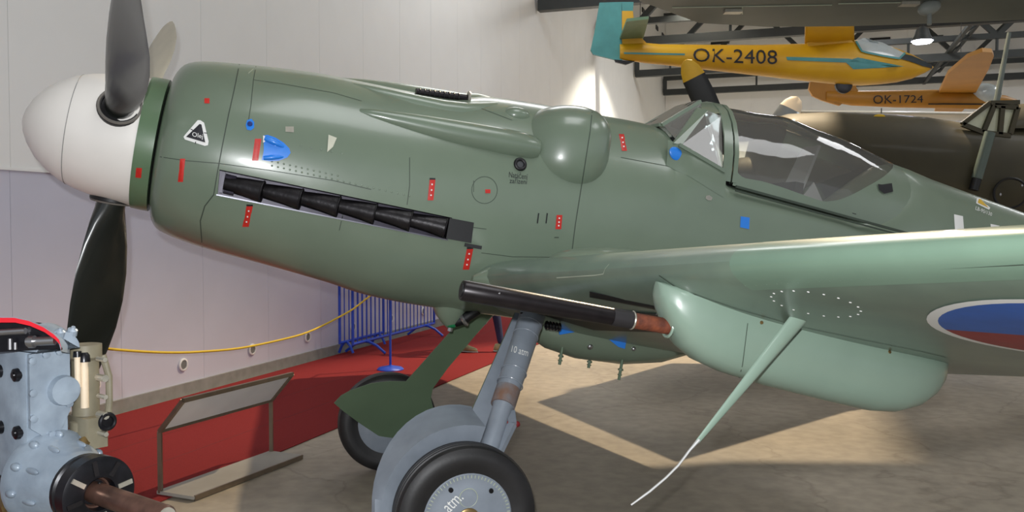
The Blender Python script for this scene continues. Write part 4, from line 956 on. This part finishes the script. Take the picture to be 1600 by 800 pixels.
def gwing(p0, p1, dy_, dz, c2, m, par, nm='wing', th=.12):
    ch = (p1-p0); secs = []
    for t in (0, .25, .5, .75, 1.0):
        c = ch.length*(1-(1-c2)*t); a = p0 + Vector((dy_*t*.345 + ch.length*(1-c2)*t*.35, dy_*t, dz*t))
        secs.append([a + Vector((c*x, 0, th*(1-.5*t)*(tt*.9+cm*2))) for x, tt, cm in AF])
    return make(nm, loft(secs), m, par)
gwing(w0, w1, -6.4, 1.2, .5, M_GYEL, g1); gwing(w0, w1, 6.4, 2.6, .5, M_GYEL, g1)
make('pylon', slab_px([(1262, 72), (1262, 66), (1330, 62), (1338, 70)], GY, .34), M_GYEL, g1)
Bg1 = bvh_of(g1f)
cn = make('canopy', decal(Bg1, [(1337, 66), (1350, 60), (1378, 68), (1412, 84), (1404, 91), (1380, 87), (1346, 80)], .02, step=6), M_CANW, g1, cap_fix=False)
make('canopy_edge', seamline(Bg1, [(1337, 66), (1346, 81), (1380, 88), (1404, 92), (1413, 84)], .035, .025), M_TEAL, g1, cap_fix=False)
make('nose_cap', decal(Bg1, [(1412, 85), (1425, 88), (1445, 97), (1456, 103), (1455, 107), (1440, 103), (1420, 96), (1405, 92)], .015, step=5), M_DKGLASS, g1, cap_fix=False)
make('teal_arrow', decal(Bg1, [(1228, 89), (1326, 92), (1345, 96), (1340, 90), (1413, 104), (1333, 108), (1341, 101), (1326, 98), (1230, 94)], .012, step=9), M_TEAL, g1, cap_fix=False)
make('teal_line', seamline(Bg1, [(975, 83), (1020, 84), (1070, 85)], .03, .012), M_TEAL, g1, cap_fix=False)
make('lettering', text_on(Bg1, 'OK-2408', [(1083, 96), (1214, 100.5), (1214, 79), (1083, 76)], .015), M_LBLACK, g1, cap_fix=False)
wc = atY(1318, 133, GY); make('landing_wheel', lathe([(-.05, .05), (-.05, .12), (-.03, .15), (.03, .15), (.05, .12), (.05, .05)], wc, (0, 1, 0), 24), M_RUBBER, g1)
make('tail_skid', slab_px([(960, 93), (992, 96), (978, 101), (962, 97)], GY, .06), M_BLACK, g1)
for x in (1000, 1300): make('suspension_cable', tube([atY(x, 68, GY), atY(x, 68, GY)+ZZ*4.5], .006, 6), M_BLACK, g1)

G2Y = 20.0
g2 = thing('glider', 'orange-brown glider with rounded rudder and raised wing, behind the yellow glider', 'glider', atY(1430, 155, G2Y))
g2f = make('fuselage', loft_px([(1290, 142, 158), (1330, 142, 165), (1400, 141, 168), (1460, 140, 169), (1500, 143, 170), (1545, 146, 171), (1570, 149, 169), (1590, 156, 164)], G2Y, .7), M_GYEL2, g2)
make('rudder', slab_px([(1266, 128), (1338, 128), (1338, 137), (1342, 143), (1312, 165), (1285, 157), (1270, 150), (1264, 140)], G2Y, .07), M_GYEL2, g2)
wt = [atY(1467, 146, G2Y), atY(1524, 146, G2Y), atY(1545, 108, 16.5), atY(1553, 88, 15.2), atY(1550, 82, 15.0), atY(1535, 81, 15.0), atY(1512, 90, 15.4), atY(1482, 115, 17.2)]
make('wing', prism(wt, (0, .02, .07)), M_GYEL2, g2)
make('wing', prism([Vector((2*atY(1495, 146, G2Y).x-p.x, 2*G2Y-p.y, p.z)) for p in wt], (0, .02, .07)), M_GYEL2, g2)
Bg2 = bvh_of(g2f)
make('canopy', ellipsoid(atY(1540, 147, G2Y), Vector((.34, 0, -.02)), Vector((0, .22, 0)), Vector((0, 0, .24)), 20, 12), M_CANW, g2)
make('lettering', text_on(Bg2, 'OK-1724', [(1364, 162), (1442, 160), (1442, 149), (1364, 149)], .015), M_LBLACK, g2, cap_fix=False)
make('stripe', seamline(Bg2, [(1450, 162), (1540, 162.5)], .03, .015), M_LBLACK, g2, cap_fix=False)
for x in (1330, 1500): make('suspension_cable', tube([atY(x, 146, G2Y), atY(x, 146, G2Y)+ZZ*4.5], .006, 6), M_BLACK, g2)

# cream wing lying behind the olive aircraft
p0 = atY(1236, 174, 13.2); p1 = atY(1800, 180, 13.2)
cw = thing('cream_glider_wing', 'long cream wing hanging level above the olive fuselage', 'wing', (p0+p1)/2)
make('panel', loft([[p0 + (p1-p0)*t + Vector((0, .9*x, .075*(tt*1.1+cm*2)+.0)) for x, tt, cm in AF] for t in (0, .02, .3, .6, 1.0)]), M_CREAM if False else mat('cream_wing', (222, 216, 200), .35, vary=.03, coat=.3), cw)
make('panel_seam', bar(p0+(p1-p0)*.25+Vector((0, -.002, -.06)), p0+(p1-p0)*.25+Vector((0, -.002, .06)), .012), M_SEAM, cw)
for t in (.72, .95): make('suspension_cable', tube([p0+(p1-p0)*t + Vector((0, .4, .05)), p0+(p1-p0)*t+Vector((0, .4, 6.9))], .006, 6), M_BLACK, cw)

# grey wing overhead
HY = 9.0
hw = thing('overhead_wing', 'grey-green underside of an aircraft wing hanging across the top edge', 'wing', atY(1300, 10, HY))
lead = [(985, -22), (1000, 2), (1060, 24), (1092, 36), (1200, 42), (1330, 41), (1420, 38), (1600, 31), (1800, 24)]
zt = atY(1300, 40, HY).z
def atz(px, py, z): d = ray(px, py); return CAM + d*((z-CAM.z)/d.z)
le = [atz(x, y, zt) for x, y in lead]
poly = le + [p + Vector((-.1, -1.9, .0)) for p in le[::-1]]
make('wing_skin', prism(poly, (0, 0, .12)), M_GWING, hw)
for a, b in (((1050, 12), (1300, 8)), ((1160, 11), (1160, 22)), ((1310, 6), (1420, 4))):
    pa, pb = atz(*a, zt-.004), atz(*b, zt-.004); make('skin_joint', bar(pa, pb, .012, .006), M_SEAML, hw)
for x, y in ((1145, 18), (1420, 6)):
    c = atz(x, y, zt-.01); make('hinge_bracket', box(c, .16, .10, .03), M_ALU, hw)
c = atz(1452, 12, zt-.05)
make('pitot_fairing', join(ellipsoid(c, Vector((.10, 0, .02)), Vector((0, .07, 0)), Vector((0, 0, .07)), 14, 8), tube([c, c+Vector((-.02, -.05, -.16))], .02, 10)), mat('fairing_grey', (138, 142, 138), .5), hw)
for x in (1100, 1500): make('suspension_cable', tube([atz(x, 10, zt)+ZZ*.1, atz(x, 10, zt)+ZZ*6.6], .008, 6), M_BLACK, hw)

# olive aircraft
OY = 10.6
obase = Vector((atY(1400, 300, OY).x, OY, 0))
ol = thing('olive_aircraft', 'dark olive propeller aircraft parked behind the canopy', 'aircraft', obase)
of = make('fuselage', loft_px([(1170, 232, 330), (1178, 205, 345), (1195, 188, 356), (1230, 178, 366), (1300, 175, 372), (1367, 177, 374), (1440, 183, 374), (1492, 191, 372), (1560, 196, 368), (1650, 200, 356), (1900, 215, 320), (2100, 228, 290)], OY, .82, n=28), M_OLIVE, ol)
Bo = bvh_of(of)
make('windscreen_frame', join(*[bar(atY(a[0], a[1], OY-.35), atY(b[0], b[1], OY-.35), .05) for a, b in (((1503, 194), (1546, 161)), ((1503, 194), (1536, 207)), ((1536, 207), (1553, 165)), ((1546, 161), (1592, 160)), ((1553, 165), (1590, 168)), ((1590, 168), (1578, 210)), ((1536, 207), (1578, 212)), ((1566, 166), (1562, 210)))]), M_OLIVE, ol)
make('canopy_glass', join(prism([atY(x, y, OY-.33) for x, y in ((1505, 193), (1546, 163), (1552, 166), (1536, 206))], (0, .01, 0)), prism([atY(x, y, OY-.33) for x, y in ((1536, 206), (1553, 166), (1590, 168), (1578, 211))], (0, .01, 0))), mat('olive_canopy_pane', (176, 176, 150), .2, vary=.1, coat=.4), ol)
make('canopy_body', loft([[Vector((atY(x, 0, OY).x, OY+.33*math.cos(t), atY(x, 205, OY).z + h*math.sin(t))) for t in [math.pi*k/12 for k in range(13)]] for x, h in ((1506, .03), (1546, .30), (1600, .32), (1700, .30), (1800, .1))], False), M_OLIVE, ol)
make('antenna_mast', tube([atY(1556, 165, OY-.2), atY(1577, 51, OY-.2)], [.035, .022], 10), mat('mast_grey', (96, 104, 98), .5), ol)
m0 = atY(1547, 207, OY-.62); m1 = atY(1521, 297, OY-.62)
tb = make('exhaust_tube', tube([m0, m0+(m1-m0)*.8], .058, 14), mat('tube_greygreen', (88, 100, 92), .45), ol)
make('tube_end', tube([m0+(m1-m0)*.8, m1], .052, 14), M_BLACK, ol)
lc = atY(1579, 302, OY-.62)
make('handle_loop', torus(lc, Vector((.4, 1, .1)), .165, .014, 28, 8), M_BLACK, ol)
for px, py in ((1563, 304), (1597, 290)): make('loop_clip', ellipsoid(atY(px, py, OY-.64), Vector((.014, 0, 0)), Vector((0, .014, 0)), Vector((0, 0, .02)), 8, 6), M_STEEL, ol)
h, n = hit(Bo, 1374, 182)
if h is not None: make('yellow_tab', ellipsoid(h, n*.02, Vector((.07, 0, 0)), Vector((0, 0, .02)), 10, 6), M_YEL, ol)
hubp = atY(1163, 285, OY)
make('spinner', lathe([(-.42, .01), (-.36, .12), (-.22, .22), (-.05, .29), (.05, .30)], hubp, (1, 0, 0), 28), M_OLIVE, ol)
def oblade(tip, m, mt):
    d = (tip-hubp); L_ = d.length; d.normalize(); secs = []; c_ = d.cross(Vector((.35, 1, 0))).normalized(); n_ = d.cross(c_)
    for t, w_ in ((.12, .05), (.3, .09), (.5, .13), (.7, .145), (.86, .135)): secs.append([hubp + d*(L_*t) + c_*(w_*math.cos(u)) + n_*(.018*math.sin(u)) for u in [2*math.pi*k/14 for k in range(14)]])
    o = make('propeller_blade', loft(secs), m, ol)
    secs = [secs[-1]] + [[hubp + d*(L_*t) + c_*(w_*math.cos(u)) + n_*(.014*math.sin(u)) for u in [2*math.pi*k/14 for k in range(14)]] for t, w_ in ((.93, .11), (.98, .07), (1.0, .02))]
    make('blade_tip', loft(secs), mt, o)
oblade(atY(1071, 94, OY-.2), M_BLACK, mat('tip_yellow', (206, 160, 20), .5)); oblade(atY(1246, 152, OY+.3), mat('blade_silver', (150, 156, 160), .25, metal=.7), M_CREAM); oblade(atY(1180, 470, OY-.1), M_BLACK, mat('tip_yellow', (206, 160, 20), .5))
make('wing', prism([Vector((x, y, 1.28)) for x, y in ((1.62, 7.31), (3.1, 8.68), (5.2, 10.0), (5.0, 10.7), (2.2, 10.9), (.87, 9.04))], (0, 0, .16)), M_OLIVE, ol)  # hidden near wing, outline shaped to cast the dark band on the floor
make('wing', prism([Vector((obase.x-1.6, OY+.1, 1.35)), Vector((obase.x+.6, OY+.1, 1.30)), Vector((obase.x+.9, OY+4.5, 1.6)), Vector((obase.x+.1, OY+4.5, 1.66))], (0, 0, .14)), M_OLIVE, ol)
for s in (-1, 1):
    c = Vector((obase.x-.35, OY+s*1.1, .36)); make('wheel', lathe([(-.1, .15), (-.1, .30), (-.06, .36), (.06, .36), (.1, .30), (.1, .15)], c, (0, 1, 0), 32), M_RUBBER, ol)
    make('gear_leg', tube([c, c+Vector((.15, -s*.1, 1.05))], .06, 12), M_GREY, ol)
tl = atY(2080, 270, OY); make('tail_strut', tube([tl, Vector((tl.x+.1, OY, 0.02))], .06, 10), M_OLIVE, ol)

# ================================================================== VISITOR behind the aircraft
pf = onfloor(752, 551)
def person(p):
    fwd = Vector((.93, -.36, 0)).normalized(); sd_ = Vector((-fwd.y, fwd.x, 0)); U = lambda f, s, z: p + fwd*f + sd_*s + ZZ*z
    o = thing('person', 'visitor in dark jeans and pale trainers walking on the carpet behind the wheels', 'person', p)
    me = bpy.data.meshes.new('body'); vs, es, rs = [], [], []
    def add(pt, r, par=None):
        vs.append(tuple(pt - p)); rs.append(r)
        if par is not None: es.append((par, len(vs)-1))
        return len(vs)-1
    pel = add(U(0, 0, .95), (.15, .11)); sp_ = add(U(0, 0, 1.15), (.14, .10), pel); ch = add(U(0.01, 0, 1.36), (.17, .11), sp_); nk = add(U(.01, 0, 1.50), (.06, .06), ch); hd0 = add(U(.03, 0, 1.58), (.075, .085), nk); hd = add(U(.03, 0, 1.67), (.08, .095), hd0); add(U(.02, 0, 1.75), (.05, .06), hd)
    for s, ff in ((1, .24), (-1, -.20)):
        hp = add(U(0, s*.09, .90), (.09, .09), pel); kn = add(U(ff*.55+.04, s*.09, .50), (.06, .06), hp); an = add(U(ff, s*.09, .10 if ff > 0 else .13), (.042, .042), kn)
        shd = add(U(.0, s*.20, 1.42), (.06, .06), ch); el = add(U(-ff*.3, s*.25, 1.14), (.045, .045), shd); wr = add(U(-ff*.6+.06, s*.25, .92), (.03, .03), el); add(U(-ff*.7+.08, s*.25, .83), (.028, .02), wr)
    me.from_pydata(vs, es, []); b = bpy.data.objects.new('body', me); COL.objects.link(b); b.parent = o; ORG[b] = Vector(p)
    b.modifiers.new('skin', 'SKIN'); b.modifiers.new('sub', 'SUBSURF').levels = 2; b.modifiers['sub'].render_levels = 2
    for i, v in enumerate(me.skin_vertices[0].data): v.radius = rs[i] if isinstance(rs[i], tuple) else (rs[i], rs[i]); v.use_root = (i == 0)
    bpy.context.view_layer.update(); dg = bpy.context.evaluated_depsgraph_get(); m2 = bpy.data.meshes.new_from_object(b.evaluated_get(dg)); b.modifiers.clear(); b.data = m2
    for m in (M_SHIRT, M_DENIM, M_SKIN, M_HAIR): m2.materials.append(m)
    for q in m2.polygons:
        z = q.center.z; f = q.center.dot(fwd); q.use_smooth = True
        q.material_index = 1 if (z < .98 and abs(q.center.dot(sd_)) < .19) else (2 if z > 1.50 or (z < .92) else 0)
    make('hair', ellipsoid(U(.005, 0, 1.715), fwd*.098, sd_*.092, ZZ*.075, 18, 10), M_HAIR, o)
    make('nose', ellipsoid(U(.13, 0, 1.645), fwd*.022, sd_*.014, ZZ*.022, 10, 6), M_SKIN, o)
    for s in (1, -1):
        make('eye', ellipsoid(U(.112, s*.03, 1.675), fwd*.008, sd_*.012, ZZ*.008, 8, 6), M_LBLACK, o); make('ear', ellipsoid(U(.02, s*.09, 1.655), fwd*.02, sd_*.01, ZZ*.03, 10, 6), M_SKIN, o)
    make('mouth', ellipsoid(U(.118, 0, 1.60), fwd*.006, sd_*.024, ZZ*.006, 8, 6), M_ROUNDR, o)
    for s, ff in ((1, .24), (-1, -.20)):
        z0 = 0.011
        sh = make('shoe', loft([[U(ff+x, s*.09 + w_*math.cos(t), z0 + .012 + h*(.5+.5*math.sin(t))) for t in [2*math.pi*k/14 for k in range(14)]] for x, w_, h in ((-.10, .02, .05), (-.08, .038, .09), (-.02, .042, .105), (.06, .046, .075), (.13, .044, .055), (.17, .03, .04), (.185, .008, .02))]), M_SHOE, o)
        make('sole', loft([[U(ff+x, s*.09 + w_*math.cos(t), z0 + .009 + .009*math.sin(t)) for t in [2*math.pi*k/12 for k in range(12)]] for x, w_ in ((-.105, .015), (-.08, .043), (.06, .05), (.14, .046), (.19, .012))]), M_LWHITE, sh)
        for a_i, fx in enumerate((.06, .08, .10)): pass
        hp = U(-ff*.7+.09, s*.25, .80)
        for k in range(5):
            q = hp + fwd*(.015*(k-2)) + sd_*(-s*.0); 
            make('finger', tube([q+ZZ*.03, q+ZZ*-.01+fwd*.004, q+ZZ*(-.05 if k else -.02)+fwd*(.015 if k < 4 else .02)], [.010, .009, .007], 8), M_SKIN, o)
person(pf)
